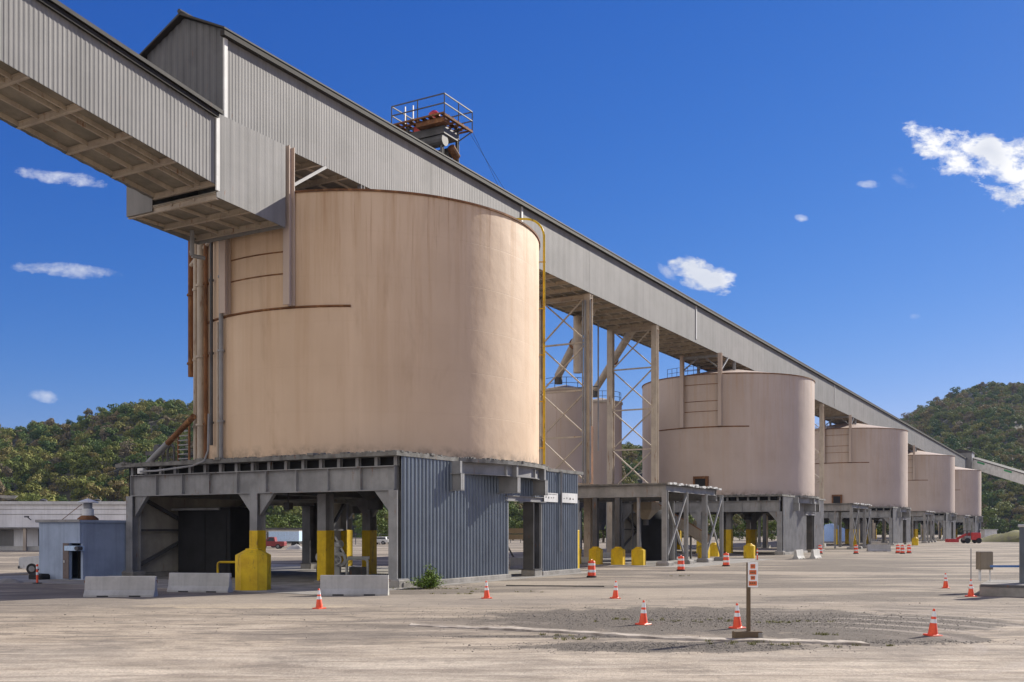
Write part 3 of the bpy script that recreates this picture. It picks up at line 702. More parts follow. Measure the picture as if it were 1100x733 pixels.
# lamp under the girder
t2 = thing('bay_lamp', 'small dark floodlight hung under the front girder of the nearest platform', 'lamp', (43.9, 37.7+2.3, 4.1))
MB().bevbox(-.2, .2, -.22, .22, 0, .4, .04).build('housing', 'steel_dark', t2); MB().tube((0, 0, .4), (0, 0, 1.0), .04).build('stem', 'steel_dark', t2)
t2 = thing('junction_box', 'small white box with conduit under the left end of the slab', 'box', (41.1, 49.0, 6.28))
MB().bevbox(-.12, .12, -.25, .25, 0, .32, .03).build('box_body', 'white', t2)
m = MB(); m.path([(-.3, -.25, .1), (-.3, -1.6, .1), (-.3, -4.6, .3), (-.35, -5.6, .55), (-.35, -5.9, 1.1), (-.3, -5.9, 3.2)], .06); m.build('conduit', 'steel', t2)

# things on top of the nearest slab, left
a = at_u(155, 44.0); b = circ(208, .6); b = (SU[0]+b[0], SV+b[1])
t2 = thing('discharge_pipe', 'slanted brown and grey pipe from the nearest silo down to its slab', 'pipe', (a[0], a[1], 6.9))
d = Vector((b[0]-a[0], b[1]-a[1], 2.7)); MB().tube((0, 0, 0), d*.5, .2, n=12).build('lower_pipe', 'steel', t2, smooth=True)
MB().tube(d*.5, d, .18, n=12).build('upper_pipe', 'rusty', t2, smooth=True)
t2 = thing('pump_stand', 'low dark pump frame on the slab left of the nearest silo', 'pump', (*at_u(158, 47), 6.9))
m = MB()
for i in range(4): m.tube((0, -i*.5, 0), (0, -i*.5, 1.25), .04)
m.bar((0, .1, 1.2), (0, -1.7, 1.2), .12, .25); m.build('stand', 'steel_dark', t2)
MB().tube((-.1, -1.0, 1.5), (.2, -1.0, 1.5), .28, n=14).build('motor', 'steel_dark', t2, smooth=True)
m = MB().path([(0, -2.0, 0), (0, -2.0, 1.3), (0, -2.15, 1.6), (0, -2.4, 1.7), (0, -2.6, 1.5), (0, -2.65, 0)], .07); m.build('hose_loop', 'steel_dark', t2, smooth=True)
a = at_u(191, 49.5); b = at_u(204, 49.5)
t2 = thing('slatted_screen', 'narrow ladder-like louvre screen on the slab beside the nearest silo', 'screen', (a[0], a[1], 6.9))
ww = a[1]-b[1]; m = MB(); m.box(-.05, .05, -ww, -ww+.12, 0, 3.3); m.box(-.05, .05, -.12, 0, 0, 2.8); m.build('frame', 'rusty', t2)
m = MB()
for i in range(9): m.box(-.08, .06, -ww+.12, -.12, .3+i*.32, .37+i*.32)
m.build('slats', 'steel', t2)

# ------------------------------------------------------------------ gallery over the silos
GV0, GV1, GB, GE = 37.8, 43.4, 23.62, 28.0
U0, U1 = 36.8, 392.0
def gallery():
    t = thing('conveyor_gallery', 'long grey corrugated conveyor gallery running over the tops of all the silos', 'conveyor gallery', (U0, GV0, GB))
    Ln, Wd, H = U1-U0, GV1-GV0, GE-GB
    sec = 0; x = 0; edges = [0, 6.2]
    while edges[-1] < Ln: edges.append(min(Ln, edges[-1]+12.2))
    for a, b in zip(edges, edges[1:]):
        MB().corrug((a+.02, 0), (b-.02, 0), 0, H, .22, .010, (0, -1)).build('side_panel', 'gallery', t)
        MB().corrug((a+.02, Wd), (b-.02, Wd), 0, H, .9, .035, (0, 1)).build('side_panel', 'gallery', t)
    for x in (edges[0], edges[3], edges[6]+3, edges[12]): MB().box(x-.06, x+.16, -.09, .02, -.02 if x == 0 else .4, H-.1).build('trim_strip', 'gallery_trim', t)
    # end wall
    rz = 1.25; mid = Wd/2
    m = MB().corrug((-.02, Wd), (-.02, 0), 0, lambda q: H+.15+rz*(1-abs(q-.5)*2), .45, .03, (-1, 0)); m.build('end_panel', 'gallery_end_shade', t)
    MB().corrug((Ln+.02, 0), (Ln+.02, Wd), 0, lambda q: H+.15+rz*(1-abs(q-.5)*2), .45, .03, (1, 0)).build('end_panel', 'gallery', t)
    # roof: two slopes with a hanging eave
    for s in (0, 1):
        y0, y1 = (-.38, mid) if s == 0 else (Wd+.38, mid)
        m = MB(); prof = [(y0, H-.12), (y0, H+.02), (y1, H+rz+.25), (y1, H+rz+.17), (y0*.6+y1*.4*0 + (0 if s == 0 else 0), H-.12)]
        prof = [(y0, H-.02), (y0, H+.07), (y1, H+rz+.34), (y1, H+rz+.22)]
        if s == 1: prof = prof[::-1]
        m.prism(prof, -.35, Ln+.3, 'x'); m.build('roof', 'roofing', t)
    MB().box(-.3, Ln+.2, -.34, -.04, H-.30, H-.03).build('eave_fascia', 'fascia', t)
    MB().box(-.3, Ln+.2, Wd+.04, Wd+.30, H-.42, H-.03).build('eave_fascia', 'fascia', t)
    MB().tube((-.4, mid, H+rz+.38), (Ln+.3, mid, H+rz+.38), .12, n=6).build('ridge_cap', 'roofing', t)
    MB().box(0, Ln, .05, Wd-.05, .32, .40).build('floor_deck', 'deck', t)
    m = MB(); k = int(Ln/2.44)
    for i in range(k+1): m.ibeam((i*Ln/k, .05, .16), (i*Ln/k, Wd-.05, .16), .16, .32, .03)
    m.build('floor_beams', 'steel_tan', t)
    m = MB()
    for y in (.12, 1.5, 2.8, 4.1, Wd-.12): m.box(0, Ln, y-.05, y+.05, .18, .3)
    m.build('stringers', 'steel_tan', t)
    # roof vents far along
gallery()
def incline():
    v0, v1 = 37.3, 41.8
    t = thing('inclined_conveyor', 'sloping grey corrugated conveyor gallery rising off the upper left corner', 'inclined conveyor', (35.8, v0, 19.95))
    Ln = 96; sl = .137; H = 3.5; Wd = v1-v0
    zb = lambda q: sl*Ln*q; zt = lambda q: sl*Ln*q+H
    MB().corrug((0, 0), (-Ln, 0), zb, zt, .22, .012, (0, -1)).build('side_panel', 'gallery', t)
    MB().corrug((0, Wd), (-Ln, Wd), zb, zt, .9, .05, (0, 1)).build('side_panel', 'gallery', t)
    m = MB(); zr = sl*Ln
    for y0, y1 in ((-.3, Wd/2), (Wd+.3, Wd/2)):
        m.add([(0.2, y0, H-.03), (0.2, y1, H+.75), (-Ln, y1, zr+H+.75), (-Ln, y0, zr+H-.03), (0.2, y0, H+.15), (0.2, y1, H+.93), (-Ln, y1, zr+H+.93), (-Ln, y0, zr+H+.15)],
              [(0, 1, 2, 3), (7, 6, 5, 4), (0, 3, 7, 4), (1, 5, 6, 2), (0, 4, 5, 1), (3, 2, 6, 7)])
    m.build('roof', 'roofing', t)
    MB().bar((0, -.12, H-.14), (-Ln, -.12, zr+H-.14), .14, .2).build('eave_fascia', 'fascia', t)
    m = MB(); m.add([(0, .03, .3), (0, Wd-.03, .3), (-Ln, Wd-.03, zr+.3), (-Ln, .03, zr+.3), (0, .03, .36), (0, Wd-.03, .36), (-Ln, Wd-.03, zr+.36), (-Ln, .03, zr+.36)],
          [(3, 2, 1, 0), (4, 5, 6, 7), (0, 1, 5, 4), (2, 3, 7, 6)]); m.build('floor_deck', 'deck', t)
    m = MB(); k = 38
    for i in range(k+1): x = -Ln*i/k; m.ibeam((x, .03, .12-x*sl), (x, Wd-.03, .12-x*sl), .16, .3, .03)
    for y in (.06, 1.1, 1.6, 3.0, Wd-.06): m.bar((0, y, .2), (-Ln, y, zr+.2), .08, .2)
    m.build('floor_framing', 'steel_tan', t)
    # trestle legs far back, beside the camera's back
    for x in (-60,):
        m = MB()
        for y in (.2, Wd-.2): m.ibeam((x, y, -19.9), (x, y, -x*sl), .5, .5, .06)
        m.build('trestle', 'steel_tan', t)
    # head box where it drops onto the gallery line
    hb = thing('transfer_house', 'flat-sided pale transfer box under the near end of the gallery', 'transfer house', (35.8, v0, 19.35))
    L2, W2, H2 = 4.9, 6.5, 4.15
    MB().corrug((0, -.02), (L2, -.02), lambda q: .0-.25*q, H2, .61, .005, (0, -1)).build('side_panel', 'gallery', hb)
    MB().corrug((0, W2), (L2, W2), lambda q: .0-.25*q, H2, .61, .02, (0, 1)).build('side_panel', 'gallery', hb)
    MB().box(L2-.05, L2, 0, W2, -.25, H2).build('end_panel', 'gallery', hb)
    MB().box(-.03, .03, Wd+.05, W2, 0, 1.6).build('end_panel', 'gallery', hb); MB().box(0, L2, .0, W2, H2-.1, H2).build('top', 'roofing', hb)
    MB().box(-.10, .12, -.12, -.03, .3, 3.9).build('corner_trim', 'gallery_trim', hb)
    MB().box(0, L2-.05, .02, W2-.02, .22, .30).build('floor_deck', 'deck', hb)
    m = MB()
    for i in range(3): m.ibeam((.1+i*2.3, .03, .06), (.1+i*2.3, W2-.03, .06), .16, .3, .03)
    for y in (1.6, 3.2, 4.8, 6.4): m.box(0, L2-.05, y-.05, y+.05, .06, .2)
    m.build('floor_beams', 'steel_tan', hb)
    m = MB(); m.tube((3.6, 5.6, .1), (3.6, 5.6, -1.3), .12); m.tube((3.6, 5.6, -1.3), (4.3, 5.4, -1.3), .12); m.build('drop_pipe', 'steel', hb)
incline()

# bents between the silos
def bent(u, label):
    t = thing('gallery_bent', label, 'trestle', (u, 38.15, 0), group='cross-braced trestles under the gallery')
    Wd = 4.9; zs = [23.6, 19.4, 15.2, 11.1, 6.95]
    for y in (0, Wd):
        c = MB().ibeam((0, y, 0.05), (0, y, 23.6), .62, .55, .06, up=(1, 0, 0)).build('column', 'steel_tan', t)
        MB().bevbox(-.6, .6, y-.6, y+.6, 0, .5, .05).build('pedestal', 'concrete', c)
    for i in range(4):
        m = MB(); m.bar((0, .2, zs[i]-.1), (0, Wd-.2, zs[i+1]+.1), .12); m.bar((.1, Wd-.2, zs[i]-.1), (.1, .2, zs[i+1]+.1), .12); m.build('cross_brace', 'steel_tan', t)
        MB().bar((0, .2, zs[i+1]), (0, Wd-.2, zs[i+1]), .14).build('strut', 'steel_tan', t)
    MB().ibeam((0, -.3, 23.4), (0, Wd+.3, 23.4), .3, .4, .04).build('cap_beam', 'steel_tan', t)
    return t
bt = bent(80.1, 'cross-braced trestle next to the nearest silo, thick rusty front column')
c = bt
BL = {(0, 1): 'slimmer cross-braced trestle left of the pinkish silo, sky behind it', (1, 0): 'trestle right behind the second silo, mostly hidden', (1, 1): 'thin trestle in the gap between second and third silo',
      (2, 0): 'trestle hidden just behind the third silo', (2, 1): 'trestle in the gap between third and fourth silo', (3, 0): 'trestle just behind the fourth silo', (3, 1): 'trestle in front of the farthest silo'}
for (k, j), lb in BL.items():
    copy_tree(bt, (SU[k]+(28.1 if j == 0 else 43.8), 38.15, 0), lb)
# loose pipes strapped to the first bent
m = MB()
for i, (dx, dy) in enumerate(((-.4, .35), (-.45, .1), (-.4, -.38))): m.tube((dx, dy, 7), (dx, dy, 23), .07+.02*(i % 2), n=8)
m.build('strapped_pipe', 'steel', bt, smooth=True)
m = MB(); m.box(-.33, .33, -.33, -.28, 6.9, 12.0); m.build('rust_patch', 'rusty', bt)

# small round silos behind, fed by slanting spouts
def small_silo(u, v, label):
    t = thing('surge_bin', label, 'small silo', (u, v, 0), group='slim bins behind the trestles'); r = 2.6
    MB().lathe([(r, 6.2), (r, 18.3)], 48).build('shell', 'silo_pink', t, smooth=True)
    MB().lathe([(r+.05, 18.1), (r+.12, 18.1), (r+.12, 18.35), (0.01, 19.0)], 48).build('roof', 'steel_tan', t)
    MB().lathe([(r, 6.2), (.5, 3.2), (.5, 2.8), (.4, 2.8)], 32).build('hopper', 'steel_dark', t, smooth=True)
    for i in range(4):
        a = pi/4+i*pi/2; MB().ibeam((r*cos(a), r*sin(a), .02), (r*cos(a), r*sin(a), 6.4), .35, .35, .04, up=(1, 0, 0)).build('leg', 'steel', t)
    m = MB(); q = None
    for i in range(25):
        a = i/24*2*pi; p = ((r-.1)*cos(a), (r-.1)*sin(a))
        if 10 < i < 22 and i % 2 == 0: m.tube((*p, 18.3), (*p, 19.5), .035, n=5)
        if q and 10 < i < 22:
            for z in (18.9, 19.5): m.tube((*q, z), (*p, z), .03, n=5)
        q = p
    m.build('railing', 'steel_dark', t); return t
small_silo(*gz(607, 112), 'slim pinkish bin with a roof railing, seen between the nearest silo and trestle')
small_silo(*gz(645, 123), 'slim pinkish bin right of the rusty trestle column, striped by shadow')
for (p0, p1, lb) in (((85.7, 40.4, 23.6), (*[x for x in gz(600, 110)], 19.8), 'thick tan spout slanting from gallery down to the left slim bin'),
                     ((96.0, 40.6, 23.6), (*[x for x in gz(640, 121)], 19.8), 'thick tan spout slanting from gallery down to the right slim bin')):
    t = thing('spout_pipe', lb, 'spout', p1); d = Vector(p0)-Vector(p1)
    m = MB(); m.tube((0, 0, 0), d, .42, n=16); m.build('pipe', 'steel_tan', t, smooth=True)
    MB().tube(d*.5, d*.52, .55, n=16).build('flange', 'rusty', t); MB().tube((0, 0, -1.0), (0, 0, .1), .42, n=16).build('elbow', 'steel_dark', t, smooth=True)
t = thing('hanging_pipe_bundle', 'bundle of thin vertical pipes hanging below the gallery beside the rusty trestle column', 'pipe bundle', (88.5, 43.0, 13.6))
MB().tube((-.6, 0, 4.5), (-.6, 0, 10.0), .42, n=14).build('wide_pipe', 'steel_tan', t, smooth=True)
for i, (y, z0, z1) in enumerate(((-.5, .3, 9.8), (-.1, 1.2, 9.8), (.3, 0, 9.8), (-.9, -3, 9.5))): MB().tube((i*.3, y-.6, z0), (i*.3, y-.6, z1), .08, n=8).build('pipe', 'steel', t)
MB().bar((.3, -1.8, 3.2), (.3, .4, 3.2), .1).build('clamp', 'steel_dark', t)

# drive platform above the gallery roof
def drive_platform():
    u0, u1, v0, v1, z = 59.2, 62.9, 39.4, 44.0, 32.35
    t = thing('drive_platform', 'rusty railed platform with motor perched above the gallery roof', 'platform', (u0, v0, 29.6)); h = z-29.6; A, B = u1-u0, v1-v0
    m = MB()
    for i in range(7): m.bar((i*A/6, 0, h), (i*A/6, B, h), .10, .12)
    for y in (0, B/2, B): m.bar((0, y, h-.12), (A, y, h-.12), .12, .16)
    for i in range(8): m.box(.15, A-.1, .15+i*B/8, .15+i*B/8+.38, h+.07, h+.1)
    m.build('deck', 'rusty', t)
    m = MB(); cs = [(0, 0), (0, B*.5), (0, B), (A, B), (A, B/2), (A, 0), (A/2, 0), (A/2, B)]
    for x, y in cs: m.tube((x, y, h), (x, y, h+1.35), .045, n=6)
    for q in (.68, 1.35):
        for a, b in (((0, 0), (A, 0)), ((A, 0), (A, B)), ((A, B), (0, B)), ((0, B), (0, 0))): m.bar((*a, h+q), (*b, h+q), .07)
    m.build('railing', 'steel_dark', t)
    m = MB()
    for x, y in ((.9, .8), (A-.8, .8), (.9, B-.8), (A-.8, B-.8)): m.ibeam((x, y, -.5), (x, y, h), .2, .2, .03, up=(1, 0, 0))
    m.bar((A-.8, .8, h-1.0), (A, 0, h-.1), .08); m.bar((.9, .8, h-1.1), (A-.8, .8, h-.1), .1); m.bar((.9, .8, h-1.1), (.9, B-.8, h-.1), .1); m.bar((.9, B-.8, h-1.1), (.9, .8, h-.1), .1)
    m.build('legs', 'steel_dark', t)
    m = MB(); m.tube((1.4, 1.8, h+.1), (1.4, 1.8, h+.75), .42, n=14); m.tube((1.4, 1.8, h+.75), (1.4, 1.8, h+.95), .42, .2, n=14); m.box(.8, 2.4, 1.3, 3.2, h-.5, h-.14); m.build('motor', 'red', t)
    m = MB(); m.box(.7, 2.6, .5, 3.6, h-1.1, h-.55); m.tube((1.0, .6, h-1.5), (1.0, 3.4, h-1.5), .42, n=14); m.tube((2.4, 1.0, h-1.9), (2.4, 3.4, h-1.9), .38, n=12); m.build('gearbox', 'steel_dark', t)
    m = MB(); m.box(.2, 1.0, .2, 2.6, h-.5, h-.2); m.tube((2.7, .7, h-2.2), (1.9, .7, h-1.7), .3, n=10); m.build('drum', 'rusty', t)
    m = MB(); m.bar((.3, 2.9, h), (.3, 2.9, h+1.2), .07); m.build('post', 'gallery_trim', t); MB().bar((.3, 3.6, h), (.3, 3.6, h+1.25), .07).build('post', 'gallery_trim', t)
    m = MB(); m.tube((A-.1, 0, h), (A+4.0, -.4, -1.2), .015, n=4); m.tube((A-.1, .3, h), (A+5.4, -.4, -1.2), .015, n=4); m.build('guy_wire', 'steel_dark', t)
drive_platform()

# far transfer tower and outgoing conveyor
t = thing('far_transfer_tower', 'small pale transfer house at the far end of the gallery', 'transfer house', (U1+.6, 36.0, 0))
MB().corrug((0, 0), (9, 0), 21.5, 30.4, .9, .04, (0, -1)).build('side_panel', 'gallery_trim', t)
MB().box(0, 9, .05, 8, 21.5, 30.4).build('house', 'gallery', t)
MB().prism([(-.4, 30.4), (4, 31.6), (8.4, 30.4), (8.4, 30.2), (-.4, 30.2)], -.3, 9.3, 'x').build('roof', 'roofing', t)
m = MB()
for x in (.5, 8.5):
    for y in (.5, 7.5): m.ibeam((x, y, 0), (x, y, 21.5), .5, .5, .06)
m.bar((.5, .5, 1), (8.5, .5, 21), .2); m.bar((8.5, .5, 1), (.5, .5, 21), .2); m.build('trestle', 'steel', t)
p0 = Vector((U1+5, 35.8, 26.5)); x1, y1 = gz(1230, 300); p1 = Vector((x1, y1, 7.0))
t = thing('far_conveyor', 'white sloping conveyor with green patches leaving toward the right before the hill', 'conveyor', tuple(p1)); d = p0-p1
m = MB(); m.bar((0, 0, 0), d, 3.2, 3.4); m.build('tube_housing', 'white', t)
m = MB(); m.bar((0, 0, 2.0), d+Vector((0, 0, 2.0)), 3.7, .3); m.build('roof', 'roofing', t)
r = d.cross(Vector((0, 0, 1))).normalized()*1.66
if r.dot(p1) > 0: r = -r
for q in (.28, .5, .72, .9): MB().bar(d*q+r+Vector((0, 0, 1.2)), d*(q+.05)+r+Vector((0, 0, 1.2)), .06, .6).build('green_patch', plain('green_sheet', (.05, .30, .12)), t)
m = MB()
for q in (.25, .6): c = d*q; m.bar((c.x, c.y-1.2, -7.0), (c.x, c.y-1.2, c.z-1.5), .4); m.bar((c.x, c.y+1.2, -7.0), (c.x, c.y+1.2, c.z-1.5), .4)
m.build('trestle', 'steel', t)

# ------------------------------------------------------------------ canopies
CXo, CYo = 76.5, 29.6
def canopy_proto(label):
    t = thing('loading_canopy', label, 'canopy', (CXo, CYo, 0), group='open steel canopies between the silo platforms'); Lx, Ly = 12.6, 20.5
    MB().box(-.35, Lx+.4, -.35, Ly, 6.56, 6.68).build('roof_sheet', 'slab', t)
    rnd = random.Random(2); m = MB()
    for i in range(60):
        x = rnd.uniform(-.3, Lx+.3); s = rnd.uniform(.05, .2); m.cbox((x, -.38+rnd.uniform(-.06, .06), 6.62+rnd.uniform(-.05, .08)), (s*3.5, s*1.4, s*.8))
    m.build('torn_edge', 'gallery_trim', t)
    MB().ibeam((0, -.1, 6.06), (0, Ly, 6.06), .35, .98, .05).build('front_beam', 'steel', t)
    MB().ibeam((Lx, -.1, 6.06), (Lx, Ly, 6.06), .35, .98, .05).build('rear_beam', 'steel', t)
    MB().ibeam((.2, 0, 6.25), (Lx-.2, 0, 6.25), .25, .5, .04).build('side_beam', 'steel', t)
    m = MB()
    for i in range(1, 9): m.ibeam((i*1.4, .1, 6.4), (i*1.4, Ly, 6.4), .15, .3, .03)
    m.build('purlins', 'steel_dark', t)
    xs = [at_v(p, CYo)[0]-CXo for p in (737, 757, 775)]
    for i, x in enumerate([0]+xs):
        w = (.42, .3, .42, .3)[i]; c = MB().ibeam((x, 0, .3), (x, 0, 6.1), w, w, .05, up=(1, 0, 0)).build('column', 'steel', t)
        m = MB(); m.bevbox(x-.7, x+.7, -.55, .55, 0, .36, .12); m.build('footing', 'concrete_dirty', c)
    for a, b in ((.1, xs[0]), (xs[1]+.1, xs[2])):
        m = MB(); m.bar((a, -.05, .5), (b, -.05, 5.9), .14); m.bar((b, .07, .5), (a, .07, 5.9), .14); m.build('cross_brace', 'steel', t)
    for p in (617, 640, 664, 686):
        y = at_u(p, CXo)[1]-CYo; w = .42 if p < 680 else .22
        MB().ibeam((0, y, .1), (0, y, 5.6), w, w, .05, up=(1, 0, 0)).build('column', 'steel' if p > 680 else 'steel_dark', t)
    for y in (12.6, 18): MB().ibeam((0, y, .1), (0, y, 5.6), .45, .45, .05, up=(1, 0, 0)).build('column', 'steel_dark', t)
    for y in (4.2, 10, 17): MB().ibeam((Lx, y, .1), (Lx, y, 5.6), .4, .4, .05, up=(1, 0, 0)).build('column', 'steel', t)
    return t
can = canopy_proto('open steel canopy beside the nearest platform with yellow guarded columns')
CANS = [can]
for k, lb in ((1, 'open canopy frame between second and third silo platforms'), (2, 'rusty open frame between third and fourth silo platforms'), (3, 'farthest open frame near the red machine')):
    CANS.append(copy_tree(can, (CXo+SU[k]-SU[0], CYo, 0), lb))
# yellow polygonal guards
def guard(name, w, h, loc, label, group='yellow steel column guards', rz=0, cut=.25, fit=False):
    t = thing(name, label, 'column guard', (loc[0], loc[1], 0), rz, group)
    c = w*cut; poly = [(-w/2+c, -w/2), (w/2-c, -w/2), (w/2, -w/2+c), (w/2, w/2-c), (w/2-c, w/2), (-w/2+c, w/2), (-w/2, w/2-c), (-w/2, -w/2+c)]
    m = MB(); n = 8; k = .5
    vs = [(x, y, 0) for x, y in poly]+[(x, y, h*.88) for x, y in poly]+[(x*k, y*k, h) for x, y in poly]
    m.add(vs, [tuple(range(7, -1, -1)), tuple(range(16, 24))]+[(i, (i+1) % 8, 8+(i+1) % 8, 8+i) for i in range(8)]+[(8+i, 8+(i+1) % 8, 16+(i+1) % 8, 16+i) for i in range(8)])
    m.build('shell', 'yellow', t)
    m = MB(); m.bevbox(-w*.2, w*.2, -w*.2, w*.2, h, h+.08, .02); m.build('cap', 'yellow', t)
    for z in (h*.3, h*.62): MB().box(-w/2-.015, w/2+.015, -.035, .035, z, z+.1).build('strap', 'yellow', t)
    return t
g = gp(272, 634)
gd = guard('column_guard', 1.55, 1.95, g, 'big yellow tank-like guard at the centre column of the nearest platform', None, YAW-pi/2)
t = thing('guard_rail', 'low yellow pipe rail left of the big yellow guard', 'rail', (*gp(252, 622), 0), YAW-pi/2)
m = MB().path([(.5, 0, .1), (.5, 0, 1.0), (-.9, 0, 1.0), (-1.0, 0, .9), (-1.0, 0, 0)], .07, 8); m.build('rail', 'yellow', t, smooth=True)
gl = ['yellow column guard partly hidden by the nearest platform corner', 'yellow column guard, second from the nearest platform under the open canopy', 'yellow column guard in the middle of the canopy row', 'yellow column guard with bright sunlit side, right end of the canopy row']
gp0 = None
for i, p in enumerate((617, 640, 664, 686)):
    x, y = at_u(p, CXo-.05)
    if gp0 is None: gp0 = guard('column_guard', 1.05, 1.42, (x, y), gl[0])
    else: copy_tree(gp0, (x, y, 0), gl[i])
for px, py, lb in ((756, 602, 'yellow guard seen between the canopy braces in the shade'), (805, 600, 'yellow guard standing inside the second platform, bright lit side'), (918, 589, 'dull yellow guard under the far canopy'), (983, 586, 'tiny pale yellow guard at the far platforms'), (767, 598, 'thin yellow guard between canopy column and drum')):
    copy_tree(gp0, (*gp(px, py), 0), lb)

# hopper, conveyor and tank under the canopy
a, b = at_u(694, 82)
t = thing('feed_hopper', 'brown feed hopper hanging above the dark tank under the canopy', 'hopper', (a, b, 0))
m = MB()
n = 4; vs = []
for w, z in ((.85, 5.3), (.85, 4.6), (.25, 3.8)): vs += [(sx*w, sy*w, z) for sx, sy in ((-1, -1), (1, -1), (1, 1), (-1, 1))]
m.add(vs, [(3, 2, 1, 0)]+[(i, (i+1) % 4, 4+(i+1) % 4, 4+i) for i in range(4)]+[(4+i, 4+(i+1) % 4, 8+(i+1) % 4, 8+i) for i in range(4)]); m.build('bin', 'box_tan', t)
MB().tube((0, 0, 3.8), (0, 0, 3.3), .25).build('outlet', 'steel_dark', t)
m = MB(); m.bar((.9, .9, 5.1), (.9, .9, 0), .12); m.bar((-.9, .9, 5.1), (-.9, .9, 0), .12); m.build('leg', 'steel_dark', t)
a, b = at_u(706, 90); t = thing('dark_tank', 'dark upright tank in the shade under the canopy', 'tank', (a, b, 0))
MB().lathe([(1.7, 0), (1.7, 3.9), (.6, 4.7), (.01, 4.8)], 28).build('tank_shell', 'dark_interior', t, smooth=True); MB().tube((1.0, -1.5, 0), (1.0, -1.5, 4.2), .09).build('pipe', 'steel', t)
a, b = at_u(700, 93); c, d = at_u(760, 96)
t = thing('feed_conveyor', 'brown enclosed conveyor slanting down behind the canopy braces', 'conveyor', (c, d, 1.8))
dv = Vector((a-c, b-d, 3.4)); MB().bar((0, 0, 0), dv, 1.3, .95).build('housing', 'box_tan', t); MB().bar((0, 0, .55), dv+Vector((0, 0, .55)), 1.4, .08).build('cover', 'rusty', t)
MB().bar(dv*.3-Vector((0, 0, .4)), (dv.x*.3, dv.y*.3, -1.8), .16).build('leg', 'steel_dark', t)
MB().bar((0, 0, -.4), (0, 0, -1.8), .16).build('leg', 'steel_dark', t)

# gear under nearest platform: white machine
t = thing('white_pump_rig', 'white-painted pump rig with looping pipes behind the rightmost front barrier', 'pump rig', (*gp(368, 622), 0), YAW-pi/2)
m = MB(); m.path([(-.9, 0, .5), (-.7, 0, 1.1), (-.3, 0, 1.5), (.1, 0, 1.45), (.2, 0, 1.1), (0, 0, .8), (-.3, 0, .9)], .12, 10); m.build('loop_pipe', 'white', t, smooth=True)
m = MB()
for i in range(16):
    a = i/16*2*pi; b = (i+1)/16*2*pi; m.tube((-.35+.3*cos(a), -.25, 1.15+.3*sin(a)), (-.35+.3*cos(b), -.25, 1.15+.3*sin(b)), .05, n=6)
for i in range(3): a = i*pi/3; m.tube((-.35+.3*cos(a), -.25, 1.15+.3*sin(a)), (-.35-.3*cos(a), -.25, 1.15-.3*sin(a)), .03, n=6)
m.build('handwheel', 'white', t, smooth=True)
m = MB(); m.path([(.25, 0, 0), (.25, 0, 1.05), (.35, 0, 1.2), (1.35, 0, 1.2), (1.5, 0, 1.05), (1.5, 0, 0)], .08, 8); m.tube((.3, 0, 1.25), (1.6, 0, 1.25), .1); m.build('pipe_frame', 'white', t, smooth=True)
m = MB(); m.tube((-.45, .4, 0), (-.45, .4, 2.0), .22, n=12); m.tube((-.45, .4, 2.0), (-.1, .2, 2.1), .22, n=12); m.box(-1.1, -.2, .1, .7, 0, .7); m.build('pump_body', 'white', t, smooth=True)
m = MB(); m.tube((-1.3, .3, 1.3), (-1.3, .1, 1.3), .35, n=14); m.build('blower', 'white', t, smooth=True)
m = MB(); m.tube((-1.25, -.2, .55), (-1.0, -.35, .55), .42, n=16); m.build('tyre', 'rubber', t, smooth=True)
m = MB(); m.box(.4, 1.4, -.1, .5, .0, .7); m.build('engine', 'steel_dark', t)
# timber beams in the side opening
a = at_v(541, 47.0); b = at_v(580, 50.5)
t = thing('timber_guard_beam', 'stacked pale timber beams on dark posts seen through the side doorway', 'timber beam', (*gz(551, 74), 0), YAW-pi/2)
for z in (2.36, 2.82): MB().box(-2.6, 3.6, -.15, .15, z-.17, z+.2).build('beam', 'lumber', t)
for x in (-1.0, 1.0): MB().bar((x, .3, 0), (x, .3, 2.6), .3).build('post', 'steel_dark', t)
MB().bar((-.5, .3, 1.9), (.2, .3, .6), .12).build('strut', 'steel_dark', t)

# ------------------------------------------------------------------ small yard things
def barrier_proto(L=3.05):
    t = thing('jersey_barrier', '', 'concrete barrier', group='concrete barriers in the yard')
    prof = [(-.31, 0), (-.31, .08), (-.17, .30), (-.10, .88), (-.08, .90), (.08, .90), (.10, .88), (.17, .30), (.31, .08), (.31, 0)]
    m = MB(); m.prism(prof, -L/2, L/2, 'x'); m.build('barrier_body', 'concrete', t)
    for x in (-.7, .7): MB().box(x-.25, x+.25, -.318, .318, -.002, .06).build('lift_slot', 'ink', t)
    m = MB()
    for x in (-L/2, L/2): m.path([(x-.05*(1 if x > 0 else -1), 0, .7), (x+.06*(1 if x > 0 else -1), 0, .7), (x+.06*(1 if x > 0 else -1), 0, .6)], .015, 5)
    m.build('hook', 'rusty', t); return t
br = barrier_proto(); first = True
for px, py, dz, lb in ((130, 641, 2, 'leftmost concrete barrier, in front of the blue-grey building'), (215, 636, -9, 'bluish shaded concrete barrier before the left open bay'), (381, 639.5, 1, 'dirty concrete barrier in front of the white pump rig'),
                       (944, 592.5, 2, 'long low concrete barrier near the far orange drums'), (858, 600.5, 62, 'bright white barrier end, left of a pair beside the second platform'), (876, 600, 62, 'bright white barrier end, right of a pair beside the second platform'),
                       (570, 612, 8, 'blue-shaded concrete barrier seen through the side doorway')):
    x, y = gp(px, py); rz = YAW-pi/2+radians(dz)
    if first: o = br; o.location = (x, y, 0); o.rotation_euler.z = rz; o['label'] = lb; first = False
    else: copy_tree(br, (x, y, 0), lb, rz)

